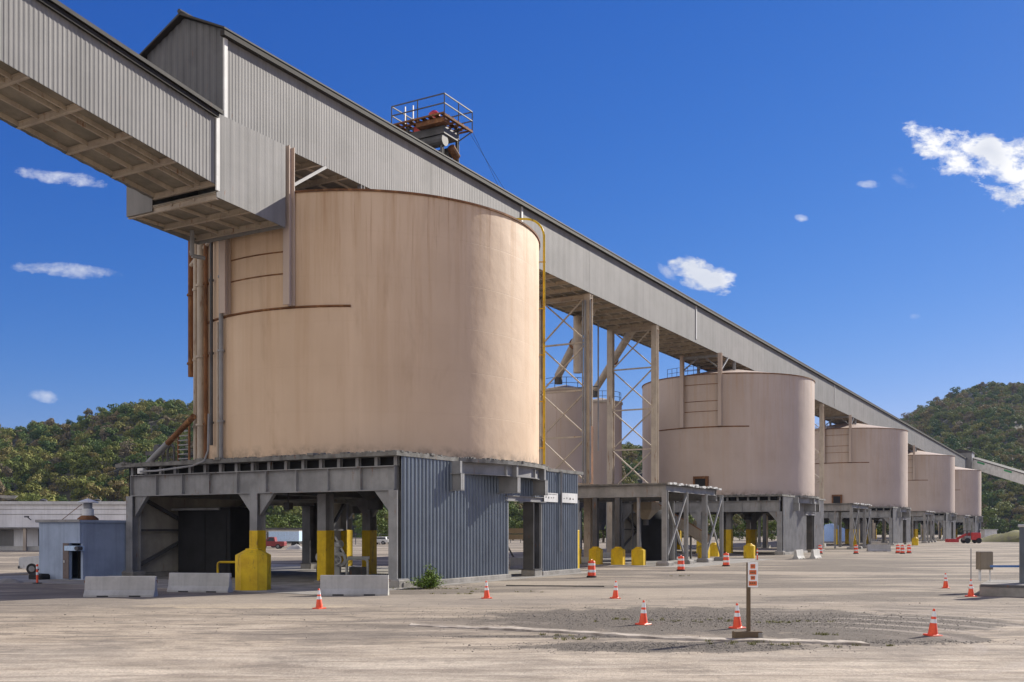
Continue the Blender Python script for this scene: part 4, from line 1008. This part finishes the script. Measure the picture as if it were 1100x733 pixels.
def cone_proto():
    t = thing('traffic_cone', '', 'traffic cone', group='orange traffic cones in the yard')
    MB().bevbox(-.19, .19, -.19, .19, 0, .04, .015).build('base', 'orange', t)
    def rad(z): return .135-(z-.04)/.72*.105
    def ring(z0, z1, off=0): return [(rad(z0)+off, z0), (rad(z1)+off, z1)]
    MB().lathe([(.15, .04), (.137, .055)]+ring(.055, .745)+[(.02, .76), (.001, .76)], 20).build('cone_body', 'orange', t, smooth=True)
    MB().lathe(ring(.36, .47, .004), 20).build('reflective_band', 'reflect', t, smooth=True)
    MB().lathe(ring(.54, .69, .004), 20).build('reflective_band', 'reflect', t, smooth=True); return t
cn = cone_proto(); first = True; rnd = random.Random(4)
for px, py, lb in ((343, 654, 'traffic cone standing before the concrete barrier of the pump rig'), (523, 643, 'traffic cone near the ribbed wall doorway'), (661, 643, 'small traffic cone alone in mid yard, left of the drums'),
                   (691, 671, 'traffic cone on the gravel patch, left of the sign post'), (792, 675, 'traffic cone directly beside the sign post'), (1002, 683, 'nearest traffic cone, standing at the right of the yard'),
                   (1016, 632, 'farthest traffic cone, left of the thin post'), (1043, 641, 'traffic cone at the corner of the concrete dock')):
    x, y = gp(px, py); rz = rnd.uniform(0, 6)
    if first: o = cn; o.location = (x, y, 0); o.rotation_euler.z = rz; o['label'] = lb; first = False
    else: o = copy_tree(cn, (x, y, 0), lb, rz)
    o.rotation_euler.x = rnd.uniform(-.05, .05); o.rotation_euler.y = rnd.uniform(-.05, .05)

def drum_proto():
    t = thing('traffic_drum', '', 'traffic drum', group='orange and white traffic drums')
    m = MB(); m.lathe([(.30, 0), (.30, .1), (.25, .1), (.25, .28), (.24, .30), (.24, .5), (.23, .52), (.23, .72), (.22, .74), (.22, .98), (.19, 1.02), (.05, 1.03), (.001, 1.03)], 20); m.build('drum_body', 'orange', t, smooth=True)
    MB().lathe([(.31, 0), (.31, .09), (.25, .12)], 20).build('base_ring', 'rubber', t)
    for z0, z1, r in ((.32, .48, .243), (.74, .88, .224)): MB().lathe([(r, z0), (r, z1)], 20).build('reflective_band', 'reflect', t)
    MB().path([(-.08, 0, 1.02), (-.08, 0, 1.09), (.08, 0, 1.09), (.08, 0, 1.02)], .02, 6).build('handle', 'orange', t); return t
dr = drum_proto(); first = True
for px, py, lb in ((635.5, 620.5, 'orange drum nearest the ribbed wall, left of the others'), (731.5, 613.5, 'orange drum at the foot of the canopy column'), (780, 608.5, 'orange drum at the right end of the canopy'), (919.5, 595, 'orange drum before the far open canopy'),
                   (881, 595, 'orange drum half hidden behind a white barrier end'), (964.5, 594.5, 'leftmost of three drums in a cluster by the far platforms'), (969.5, 595, 'middle of three drums in a cluster by the far platforms'), (976.5, 594.5, 'rightmost of three drums in a cluster by the far platforms')):
    x, y = gp(px, py)
    if first: o = dr; o.location = (x, y, 0); o['label'] = lb; first = False
    else: copy_tree(dr, (x, y, 0), lb)
def post_rw(px, py, h, lb):
    t = thing('striped_delineator', lb, 'delineator', (*gp(px, py), 0)); MB().tube((0, 0, 0), (0, 0, h), .06, n=10).build('tube', 'orange', t); MB().bevbox(-.18, .18, -.18, .18, 0, .05, .02).build('base', 'rubber', t)
    for z in (.45, .75): MB().tube((0, 0, h*z), (0, 0, h*(z+.14)), .065, n=10).build('band', 'reflect', t)
post_rw(813.5, 602, 1.1, 'slim red and white delineator beside the second platform'); post_rw(40, 627, 1.05, 'slim red delineator left of the blue-grey building')

# cable on the ground
a, b = gp(545, 629.5), gp(650, 630.5); m = MB(); rr = random.Random(8); pts = []
for i in range(25): q = i/24; pts.append(((b[0]-a[0])*q+rr.uniform(-.06, .06), (b[1]-a[1])*q+rr.uniform(-.06, .06), .024))
m.path(pts, .026, 6); o = m.build('ground_cable', 'rubber', None, (a[0], a[1], 0), smooth=True); tag(o, 'thin black cable lying across the dirt before the side doorway', 'cable')
# sign post
x, y = gp(804, 687); t = thing('sign_post', 'narrow white sign with four orange panels on a timber post', 'sign post', (x, y, 0), YAW-pi/2)
MB().bevbox(-.05, .05, -.05, .05, .2, 2.08, .01).build('post', 'wood', t)
MB().bevbox(-.42, .36, -.14, .14, 0, .22, .02).build('timber_base', 'wood', t); MB().bevbox(.22, .37, -.16, .16, .02, .2, .03).build('base_block', 'concrete_dirty', t)
sg = MB().box(-.03, .24, -.075, -.055, 1.42, 2.1).build('sign_board', 'reflect', t)
for i, (z, w, hh) in enumerate(((1.92, .13, .12), (1.76, .19, .12), (1.62, .12, .1), (1.46, .22, .12))):
    m = MB(); m.box(.10-w/2, .10+w/2, -.081, -.077, z, z+hh); m.build('orange_panel', plain('sign_orange', (.62, .13, .04)) if i == 0 else bpy.data.materials['sign_orange'], sg)
m = MB()
for z, w in ((1.97, .08), (1.80, .13), (1.66, .07), (1.51, .17)):
    for k in range(3): m.box(.10-w/2+k*w/3, .10-w/2+k*w/3+w/4.5, -.0845, -.0825, z, z+.035)
m.build('lettering', 'wood', sg)

# right-hand dock with cabinet, rail and blue post
dk = gp(1052, 640); rzD = YAW-pi/2
t = thing('concrete_dock', 'low dark concrete dock edge at the right border', 'dock', (dk[0], dk[1], 0), 0)
MB().bevbox(0, 4.5, -9, 0, 0, .52, .05).build('dock_body', 'concrete_dirty', t); MB().box(-.03, -.005, -9, -.05, .40, .5).build('edge_angle', 'steel_dark', t)
cp = gz(1057.5, 47.5); t = thing('utility_cabinet', 'tan metal cabinet on legs standing on the concrete dock', 'cabinet', (cp[0], cp[1], .52), rzD)
MB().bevbox(-.33, .33, -.2, .2, .55, 1.4, .03).build('cabinet_box', 'box_tan', t); MB().box(-.28, .28, -.225, -.203, .6, 1.35).build('door', 'box_tan', t)
for x in (-.22, .26): MB().tube((x, 0, 0), (x, 0, .55), .06 if x < 0 else .03).build('leg', 'white', t)
cp = gz(1106, 46); t = thing('blue_steel_post', 'tall blue-grey steel post cut by the right border', 'post', (cp[0], cp[1], .52), rzD)
MB().bevbox(-.36, .36, -.25, .25, 0, 2.55, .03).build('post_body', 'siding_blue', t); MB().bevbox(-.4, .4, -.3, .3, 2.55, 2.68, .03).build('cap', 'gallery_trim', t)
cp = gz(1080, 47); t = thing('blue_rail', 'blue rail running from the tan cabinet to the blue post', 'rail', (cp[0], cp[1], .52), rzD)
MB().bar((-.7, 0, .72), (.75, 0, .72), .08, .1).build('rail', 'blue', t)
cp = gp(1043, 632); t = thing('thin_post', 'thin grey rod standing left of the tan cabinet', 'rod', (*cp, 0)); MB().tube((0, 0, 0), (0, 0, 2.0), .025, n=6).build('rod', 'steel', t); MB().bevbox(-.12, .12, -.12, .12, 0, .05, .02).build('foot', 'steel', t)

# blue-grey building
bx0, bx1, by0, by1 = 38.2, 43.6, 50.75, 54.5
t = thing('blue_grey_building', 'small blue-grey flat-roofed building left of the nearest platform', 'building', (bx0, by0, 0)); A, B = bx1-bx0, by1-by0
dY = lambda px: at_u(px, bx0)[1]-by0
d0, d1 = dY(91), dY(74)
m = MB(); m.box(0, .2, d1, B, 0, 3.35); m.box(0, .2, 0, max(d0, .02), 0, 3.35) if d0 > .1 else None; m.box(0, .2, max(d0, .02), d1, 2.15, 3.35)
m.box(.2, A, B-.2, B, 0, 3.35); m.box(.2, A, 0, .2, 0, 3.35); m.box(A-.2, A, .2, B-.2, 0, 3.35); m.box(.2, A-.2, .2, B-.2, 0, .05); m.build('wall', 'blockwall', t)
MB().box(-.12, A+.1, -.12, B+.12, 3.353, 3.5).build('roof', 'blockwall', t)
MB().box(-.16, -.12, -.16, B+.16, 3.38, 3.53).build('gutter', 'steel', t)
m = MB(); m.box(-.04, -.005, d1-.02, d1+.5, .06, 2.15); dd = m.build('door', 'brown_door', t); MB().bevbox(-.09, -.045, d1+.3, d1+.38, 1.0, 1.14, .01).build('handle', 'white', dd)
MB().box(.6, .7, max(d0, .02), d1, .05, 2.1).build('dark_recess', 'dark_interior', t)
m = MB(); m.box(-.35, .1, d0+.15, d1-.05, 1.72, 2.0); m.build('awning_unit', 'paleblue', t); MB().tube((-.5, d0+.1, 1.86), (-.1, d0+.2, 1.86), .13).build('lamp', 'steel_dark', t)
MB().bevbox(-1.0, -.3, dY(60), dY(46), 0, .35, .1).build('door_step', 'dark_interior', t)
v = (40.6, 53.2); t = thing('roof_vent', 'white mushroom vent on the blue-grey building roof', 'vent', (v[0], v[1], 3.5))
MB().lathe([(.62, 1.08), (.6, 1.14), (.05, 1.34), (.001, 1.35)], 20).lathe([(.61, 1.07), (.3, 1.1)], 20).build('cap', 'white', t)
MB().lathe([(.34, .28), (.34, .68), (.30, .72), (.25, .72)], 18).build('drum', 'white', t, smooth=True); MB().lathe([(.26, .7), (.26, 1.1)], 14).build('neck', 'steel', t)
MB().lathe([(.62, 0), (.6, .12), (.38, .3)], 18).build('curb', 'rusty', t); MB().tube((-.2, .3, 1.0), (-.4, 2.0, .0), .02).build('stay', 'rusty', t)

# warehouse, far left
wx, wy = gz(140, 137); t = thing('white_warehouse', 'long low white warehouse behind the blue-grey building', 'warehouse', (wx, wy, 0), YAW-pi/2+radians(1.0))
MB().box(-48, 4, 0, 30, 3.2, 6.3).build('upper_wall', 'wall_white', t); MB().box(-48, 4, 2.2, 30, 0, 3.2).build('lower_wall', 'wall_white', t)
MB().box(-48.3, 4.3, -.25, 30.3, 6.3, 6.55).build('roof', 'roofing', t); MB().box(-48.3, 4.3, -.32, -.25, 6.28, 6.7).build('gutter', 'gallery_trim', t); MB().box(-48, 4, -.3, 2.2, 3.05, 3.2).build('dock_canopy', 'steel', t)
m = MB(); m.box(-48, 4, -.04, -.002, 4.9, 4.97); m.box(-48, 4, -.04, -.002, 5.6, 5.66); m.build('wall_seams', 'steel', t)
MB().box(-48, 4, .6, 2.2, 0, .55).build('dock', 'concrete', t)
for x in (-20.5, -14.3, -10.5, -9.2, -4, 2): MB().box(x-.2, x+.2, .0, .3, 0, 3.05).build('dock_post', 'steel_tan', t)
for x in (-18, -12.2, -7, 0): w = MB().box(x-1.2, x+1.2, 2.12, 2.2, .6, 2.9).build('dock_door', 'steel_dark' if x in (-12.2,) else 'gallery', t)
for x in (-13.5, -6.0): MB().lathe([(.5, 6.55), (.5, 7.0), (.01, 7.2)], 12, (x, 4, 0)).build('roof_vent', 'steel_dark', t)
m = MB(); m.bar((-13.4, -.1, 4.2), (-13.4, -1.2, 4.6), .1); m.cbox((-13.4, -1.3, 4.6), (.5, .4, .2)); m.build('wall_lamp', 'steel_dark', t)
MB().lathe([(.01, 0), (.9, .25), (1.3, .6)], 16, (-17.0, 1, 6.9)).build('dish', 'white', t)

def vehicle(name, label, cat, loc, rz, body, L=4.9, W=1.85, hood=1.05, roof=1.75, pickup=True):
    t = thing(name, label, cat, loc, rz)
    prof = [(-L/2, .45), (-L/2, hood-.12), (-L/2+.12, hood-.02), (-L/2+1.25, hood+.03), (L/2-.05, hood+.03), (L/2, hood-.1), (L/2, .45), (L/2-.5, .38), (-L/2+.4, .38)]
    m = MB(); m.prism([(a, b) for a, b in prof], -W/2, W/2, 'y'); m.build('body', body, t)
    x1 = .75 if pickup else L/2-.35
    cab = [(-L/2+1.25, hood+.03), (-L/2+1.95, roof), (x1-.15, roof), (x1, hood+.03)]
    m = MB(); m.prism(cab, -W/2+.12, W/2-.12, 'y'); m.build('cab', body, t)
    win = [(-L/2+1.5, hood+.08), (-L/2+2.02, roof-.1), (x1-.25, roof-.1), (x1-.15, hood+.08)]
    for s in (-1, 1): MB().prism(win, s*(W/2-.12)-.006+.008*s, s*(W/2-.12)+.006+.008*s, 'y').build('side_window', 'glass', t)
    for x in (-L/2+.85, L/2-.95):
        for s in (-1, 1):
            w = MB().tube((x, s*(W/2-.22), .36), (x, s*(W/2+.01), .36), .36, n=20).build('wheel', 'rubber', t, smooth=True); MB().tube((x, s*(W/2+.012), .36), (x, s*(W/2+.025), .36), .2, n=14).build('rim', 'steel', w)
    for s in (-1, 1): MB().bevbox(-L/2-.02, -L/2+.08, s*(W/2-.3)-.15, s*(W/2-.3)+.15, .68, .88, .02).build('headlight', 'reflect', t)
    MB().bevbox(-L/2-.08, -L/2+.1, -W/2, W/2, .38, .58, .03).build('bumper', 'steel_dark', t); return t
cpx = gz(47.5, 66); vehicle('parked_pickup', 'white pickup half hidden behind the blue-grey building', 'pickup', (cpx[0]+1.1, cpx[1]-.35, 0), YAW-pi/2, 'white', hood=1.15)
cpx = gz(291.5, 150); vehicle('parked_pickup', 'distant red pickup parked before the pale blue trailer', 'pickup', (*cpx, 0), YAW-pi/2, plain('maroon_paint', (.22, .02, .025), .5), L=4.2, W=1.7)
for px, Z, lb in ((405, 190, 'distant white car seen right of the yellow inner column'), (412, 192, 'distant white car beside the corner column, right of another')): cpx = gz(px, Z); vehicle('parked_car', lb, 'car', (*cpx, 0), YAW-pi/2, 'white', L=4.4, pickup=False, hood=.95, roof=1.45)
# trailer
cpx = gz(308, 160); t = thing('semi_trailer', 'pale blue semi-trailer seen through the nearest platform', 'trailer', (*cpx, 0), YAW-pi/2)
MB().bevbox(-2.6, 2.2, -1.2, 1.2, 1.0, 2.55, .04).build('box', 'paleblue', t); MB().box(-2.62, 2.22, -1.22, 1.22, 2.55, 2.65).build('roof_rim', 'white', t); MB().box(-2.5, 2.1, -.5, .5, .8, 1.0).build('chassis', 'steel_dark', t)
for x in (-1.9, -1.0, 1.4):
    for s in (-1, 1): MB().tube((x, s*.8, .45), (x, s*1.15, .45), .45, n=16).build('wheel', 'rubber', t)
# piles
def pile(name, lb, cat, loc, r, h, mat, seed=0):
    m = MB(); n = 20; vs = [(0, 0, h)]
    for j in range(1, 6):
        for i in range(n): a = 2*pi*i/n; q = r*j/5*(1+.18*noise.noise(Vector((cos(a)*2+seed, sin(a)*2, 1)))); z = h*(1-(j/5)**1.3)*(1+.3*noise.noise(Vector((q*cos(a)*2, q*sin(a)*2, seed)))); vs.append((q*cos(a), q*sin(a)*.6, z-.02 if j == 5 else z))
    fs = [(0, 1+i, 1+(i+1) % n) for i in range(n)]
    for j in range(4):
        for i in range(n): fs.append((1+j*n+i, 1+(j+1)*n+i, 1+(j+1)*n+(i+1) % n, 1+j*n+(i+1) % n))
    m.add(vs, fs); o = m.build(name, mat, None, (*loc, 0), smooth=True, rz=YAW-pi/2); return tag(o, lb, cat)
pile('gravel_pile', 'pale heap of crushed stone right of the trailer', 'gravel pile', gz(318, 145), 1.6, .75, 'concrete')
pile('covered_pile', 'bluish covered heap seen under the far canopy', 'pile', gz(893, 240), 7.5, 4.2, 'paleblue', 3)
pile('scrap_heap', 'flat scrap heap with green and red bits at the left border', 'scrap', gp(8, 626), 1.0, .25, 'concrete_dirty', 5)

# red machine
cpx = gp(1043, 583.8); t = thing('red_lift_truck', 'small red machine with boom parked before the farthest silo', 'lift truck', (*cpx, 0), YAW-pi/2)
MB().bevbox(-.3, 1.7, -.9, .9, .7, 2.2, .15).build('engine_body', 'red', t); MB().bevbox(-1.5, -.3, -.8, .8, .6, 1.5, .1).build('chassis', 'steel', t)
m = MB()
for x in (-1.2, -.4):
    for y in (-.7, .7): m.bar((x, y, 1.5), (x, y, 2.5), .09)
m.box(-1.3, -.3, -.8, .8, 2.5, 2.6); m.build('cab_frame', 'steel_dark', t)
MB().bar((-.8, 0, 1.9), (-2.9, 0, .9), .35, .45).build('boom', 'red', t); MB().bevbox(-4.9, -2.8, -.9, .9, .2, .9, .08).build('bucket', 'red', t)
for x in (-1.1, 1.2):
    for s in (-1, 1): MB().tube((x, s*.75, .55), (x, s*1.05, .55), .55, n=16).build('wheel', 'rubber', t)

# berm and shed at the far right
def berm():
    m = MB(); n = 40
    x0 = gz(1046, 235); x1 = gz(1200, 215)
    prof = [(-9, 0), (-5, .9), (-1.5, 1.0), (1, 1.0), (6, .7), (11, 0)]; d = Vector((x1[0]-x0[0], x1[1]-x0[1], 0)); Ln = d.length; d.normalize(); r = Vector((-d.y, d.x, 0))
    for i in range(n+1):
        tt = i/n; h = 2.6*min(1, tt*3.2)*(1+.25*noise.noise(Vector((tt*9, 0, 4))))
        for q, s in prof: p = Vector((*x0, 0))+d*Ln*tt+r*q*(1+.1*noise.noise(Vector((tt*7, q, 2)))); m.v.append((p.x, p.y, h*s-.03+ (noise.noise(Vector((p.x/3, p.y/3, 0)))*.35 if 0 < s else 0)))
    k = len(prof)
    for i in range(n):
        for j in range(k-1): a = i*k+j; m.f.append((a, a+1, a+k+1, a+k))
    tag(m.build('grass_berm', 'grass', smooth=True), kind='structure')
berm()
cpx = gz(1062, 262); t = thing('white_shed', 'tiny white shed behind the grassy berm', 'shed', (*cpx, 0), YAW-pi/2); MB().box(-1.6, 1.6, -1.2, 1.2, 0, 2.6).build('wall', 'white', t); MB().box(-1.8, 1.8, -1.4, 1.4, 2.6, 2.8).build('roof', 'gallery_trim', t)

# fence line and long low sheds beyond the yard (behind the platforms)
def far_fence():
    a = Vector((*gz(240, 175), 0)); b = Vector((*gz(860, 260), 0)); t = thing('far_fence', 'long thin rail fence crossing the yard behind the platforms', 'fence', tuple(a)); d = b-a; n = 60
    for z in (1.1, 1.9): MB().bar((0, 0, z), d+Vector((0, 0, z)), .09, .09).build('rail', 'steel_dark', t)
    for i in range(n+1): p = d*i/n; MB().bar(p, p+Vector((0, 0, 2.0)), .1).build('post', 'steel_dark', t)
far_fence()
cpx = gz(302, 200); t = thing('long_brown_shed', 'low brown-roofed shed behind the pale blue trailer', 'shed', (*cpx, 0), YAW-pi/2); MB().box(-9, 9, 0, 5, 0, 2.9).build('wall', 'siding_cream', t); MB().box(-9.3, 9.3, -.4, 5.4, 2.9, 3.15).build('roof', 'steel_dark', t)
for x in (-6, -2, 2, 6): MB().box(x-.8, x+.8, -.04, -.01, .2, 2.3).build('door', 'steel_dark', t)

# trees between yard and hills
def tree_line():
    rnd = random.Random(12); protos = []
    for i in range(4):
        t = thing('young_tree', 'leafy green tree in the line beyond the yard', 'tree', group='green trees beyond the yard')
        m = MB(); m.tube((0, 0, 0), (.1, .05, 2.0), .2, .14, 7); 
        for k in range(5): a = k*1.26; m.tube((.1, .05, 1.5+.2*k), (1.2*cos(a), 1.2*sin(a), 3.3+.3*k), .08, .03, 5)
        m.build('trunk', 'bark', t, smooth=True)
        c = crown(rnd, R=2.4, H=6.2, lobes=11, quads=900, qs=(.22, .5), base=.15); c.build('crown', 'young_leaves', t); protos.append(t)
    spots = []
    for px, Z, s in ((276, 205, 1.3), (292, 225, 1.5), (301, 222, 1.25), (313, 240, 1.5), (322, 235, 1.2), (333, 240, 1.4), (398, 230, 1.5), (408, 250, 1.8), (418, 235, 1.4), (540, 250, 1.3), (551, 255, 1.2), (562, 250, 1.25), (569, 262, 1.2), (597, 240, 1.1), (606, 235, 1.2), (618, 215, 1.1), (627, 212, 1.2),
                     (648, 215, 1.25), (655, 220, 1.1), (669, 225, 1.0), (681, 222, 1.2), (700, 240, 1.2), (722, 245, 1.1), (775, 250, 1.1), (787, 255, 1.2), (803, 252, 1.2), (815, 260, 1.15), (829, 250, 1.1), (893, 330, 1.6), (905, 335, 1.8), (948, 330, 1.6), (1055, 420, 3.0), (1068, 430, 2.4)): spots.append((px, Z, s))
    for i, (px, Z, s) in enumerate(spots):
        x, y = gz(px, Z)
        o = protos[i] if i < 4 else copy_tree(protos[i % 4])
        o.location = (x, y, 0); o.rotation_euler = (0, 0, rnd.uniform(0, 6.28)); o.scale = (s, s, s*rnd.uniform(.7, .9))
        if px > 1050: o['label'] = 'tall yellow-green tree before the dark hill, right of the farthest silo'
tree_line()

# bush, weeds and gravel
def bush():
    x, y = gp(461, 632); t = thing('green_bush', 'leafy green bush growing at the foot of the ribbed blue-grey wall', 'bush', (x, y, 0)); rnd = random.Random(9)
    m = MB(); stems = []
    for i in range(60):
        a = rnd.uniform(0, 6.28); q = rnd.uniform(.1, 1.25); h = rnd.uniform(.4, 1.1)*(1.1-.55*q); p = (q*cos(a), q*sin(a)*.7, h); m.tube((q*.2*cos(a), q*.2*sin(a), 0), p, .012, .006, 5); stems.append(p)
    m.build('stems', 'bark', t)
    m = MB()
    for p in stems:
        for k in range(42):
            f = rnd.uniform(.25, 1.1); c = Vector((p[0]*f, p[1]*f, p[2]*f))+Vector((rnd.gauss(0, .09), rnd.gauss(0, .09), rnd.gauss(0, .06)))
            n = Vector((rnd.gauss(0, .6), rnd.gauss(0, .6), 1)).normalized(); u = Matrix.Rotation(rnd.uniform(0, 6.28), 3, n) @ n.orthogonal().normalized(); w = n.cross(u); s = rnd.uniform(.05, .10)
            m.add([c+u*s, c+w*s*.4, c-u*s*.8, c-w*s*.4], [(0, 1, 2, 3)])
    m.build('leaves', 'bush_leaves', t)
bush()
def weeds_and_gravel():
    rnd = random.Random(21); m = MB(); spots = []
    for px, py, n, sx, sy in ((735, 667, 14, 1.6, .35), (833, 669, 9, .4, .2), (820, 690, 8, 1.0, .15), (872, 668, 5, .3, .15), (884, 682, 6, .2, .1), (587, 683, 5, .3, .12), (623, 687, 8, .5, .15), (786, 692, 5, .4, .12), (908, 694, 9, 1.0, .15), (670, 666, 4, .3, .1), (448, 633, 14, 1.0, .3), (480, 633, 8, .6, .2), (500, 638, 6, .7, .3), (545, 636, 6, .8, .3), (730, 619, 5, .4, .2)):
        x, y = gp(px, py)
        for _ in range(n):
            a, b = rnd.gauss(0, sx), rnd.gauss(0, sy); X, Y = x+a*SY+b*CY, y-a*CY+b*SY
            for k in range(16):
                t = rnd.uniform(0, 6.28); L = rnd.uniform(.04, .11); d = Vector((cos(t), sin(t), rnd.uniform(.5, 1.6))).normalized(); p = Vector((X+rnd.gauss(0, .05), Y+rnd.gauss(0, .05), 0)); w = Vector((-sin(t), cos(t), 0))*.010
                m.add([p-w, p+w, p+d*L+w*.3+Vector((0, 0, 0)), p+d*L-w*.3], [(0, 1, 2, 3)])
    tag(m.build('weeds', 'weed'), 'sparse yellow-green weeds along the gravel and kerb strip', 'weeds', kind='stuff')
    m = MB()
    def stone(X, Y, s):
        vs = []
        for k, (r, z) in enumerate(((.9, 0), (1, .45), (.5, .85))):
            for i in range(5): a = i*1.257+k*.5; q = s*r*rnd.uniform(.75, 1.2); vs.append((X+q*cos(a), Y+q*sin(a), z*s*.8))
        m.add(vs, [(i, (i+1) % 5, 5+(i+1) % 5, 5+i) for i in range(5)]+[(5+i, 5+(i+1) % 5, 10+(i+1) % 5, 10+i) for i in range(5)]+[(10, 11, 12, 13, 14)])
    for px, py, n, sx, sy in ((700, 664, 2600, 3.2, 1.9), (860, 667, 2200, 3.0, 1.6), (715, 695, 1500, 2.0, .5), (960, 690, 500, 1.6, .3), (600, 684, 350, 1.8, .16), (470, 630, 200, 1.3, .6), (150, 670, 160, 7, 2.5), (450, 660, 260, 6, 2.5), (850, 650, 260, 8, 3)):
        x, y = gp(px, py)
        for _ in range(n):
            a, b = rnd.gauss(0, sx), rnd.gauss(0, sy); stone(x+a*SY+b*CY, y-a*CY+b*SY, rnd.uniform(.008, .022)*(1.8 if rnd.random() < .05 else 1))
    tag(m.build('gravel', 'stones'), 'loose gravel scattered round the cones and along the kerb strip', 'gravel', kind='stuff')
weeds_and_gravel()
def kerb_strip():
    pts = [(440, 672), (500, 675), (600, 679.5), (700, 686), (800, 689.5), (880, 691), (940, 693.5)]; W2 = [gp(*p) for p in pts]; m = MB(); rnd = random.Random(6)
    P = []
    for a, b in zip(W2, W2[1:]):
        for i in range(8): P.append((a[0]+(b[0]-a[0])*i/8, a[1]+(b[1]-a[1])*i/8))
    f = Vector((CY, SY))
    for i, p in enumerate(P):
        w0, w1 = -.05-rnd.uniform(0, .12), .46+rnd.uniform(-.1, .1); z = .05+rnd.uniform(-.012, .012)
        if i < 10: z *= .5
        for w, zz in ((w0-.03, -.01), (w0, z), (w1, z), (w1+.03, -.01)): m.v.append((p[0]+f.x*w, p[1]+f.y*w, zz))
    for i in range(len(P)-1):
        for j in range(3): a = i*4+j; m.f.append((a, a+4, a+5, a+1))
    tag(m.build('kerb_strip', 'kerb'), kind='structure')
    # pale concrete aprons before the platforms
    m = MB(); m.box(BX-6.5, BX+W+1.5, BY-1.2, BY+D+9, -.02, .02); tag(m.build('concrete_apron', 'concrete_dirty'), kind='structure')
    m = MB(); m.box(CXo-2.5, CXo+22, CYo-3.0, CYo+22, -.02, .016); tag(m.build('canopy_apron', 'concrete_dirty'), kind='structure')
kerb_strip()

# ------------------------------------------------------------------ air: thin even haze round the yard and hills
def haze():
    m = bpy.data.materials.new('haze_air'); m.use_nodes = True; nt = m.node_tree; nt.nodes.clear()
    o = N(nt, 'ShaderNodeOutputMaterial'); v = N(nt, 'ShaderNodeVolumePrincipled'); nt.links.new(v.outputs[0], o.inputs['Volume'])
    setin(v, 'Color', (.50, .66, 1, 1)); setin(v, 'Density', .00005); setin(v, 'Anisotropy', .2)
    tag(MB().box(-1500, 2000, -1800, 2000, -2, 190).build('haze', m), 'thin bluish haze filling the air of the valley', kind='stuff')
haze()
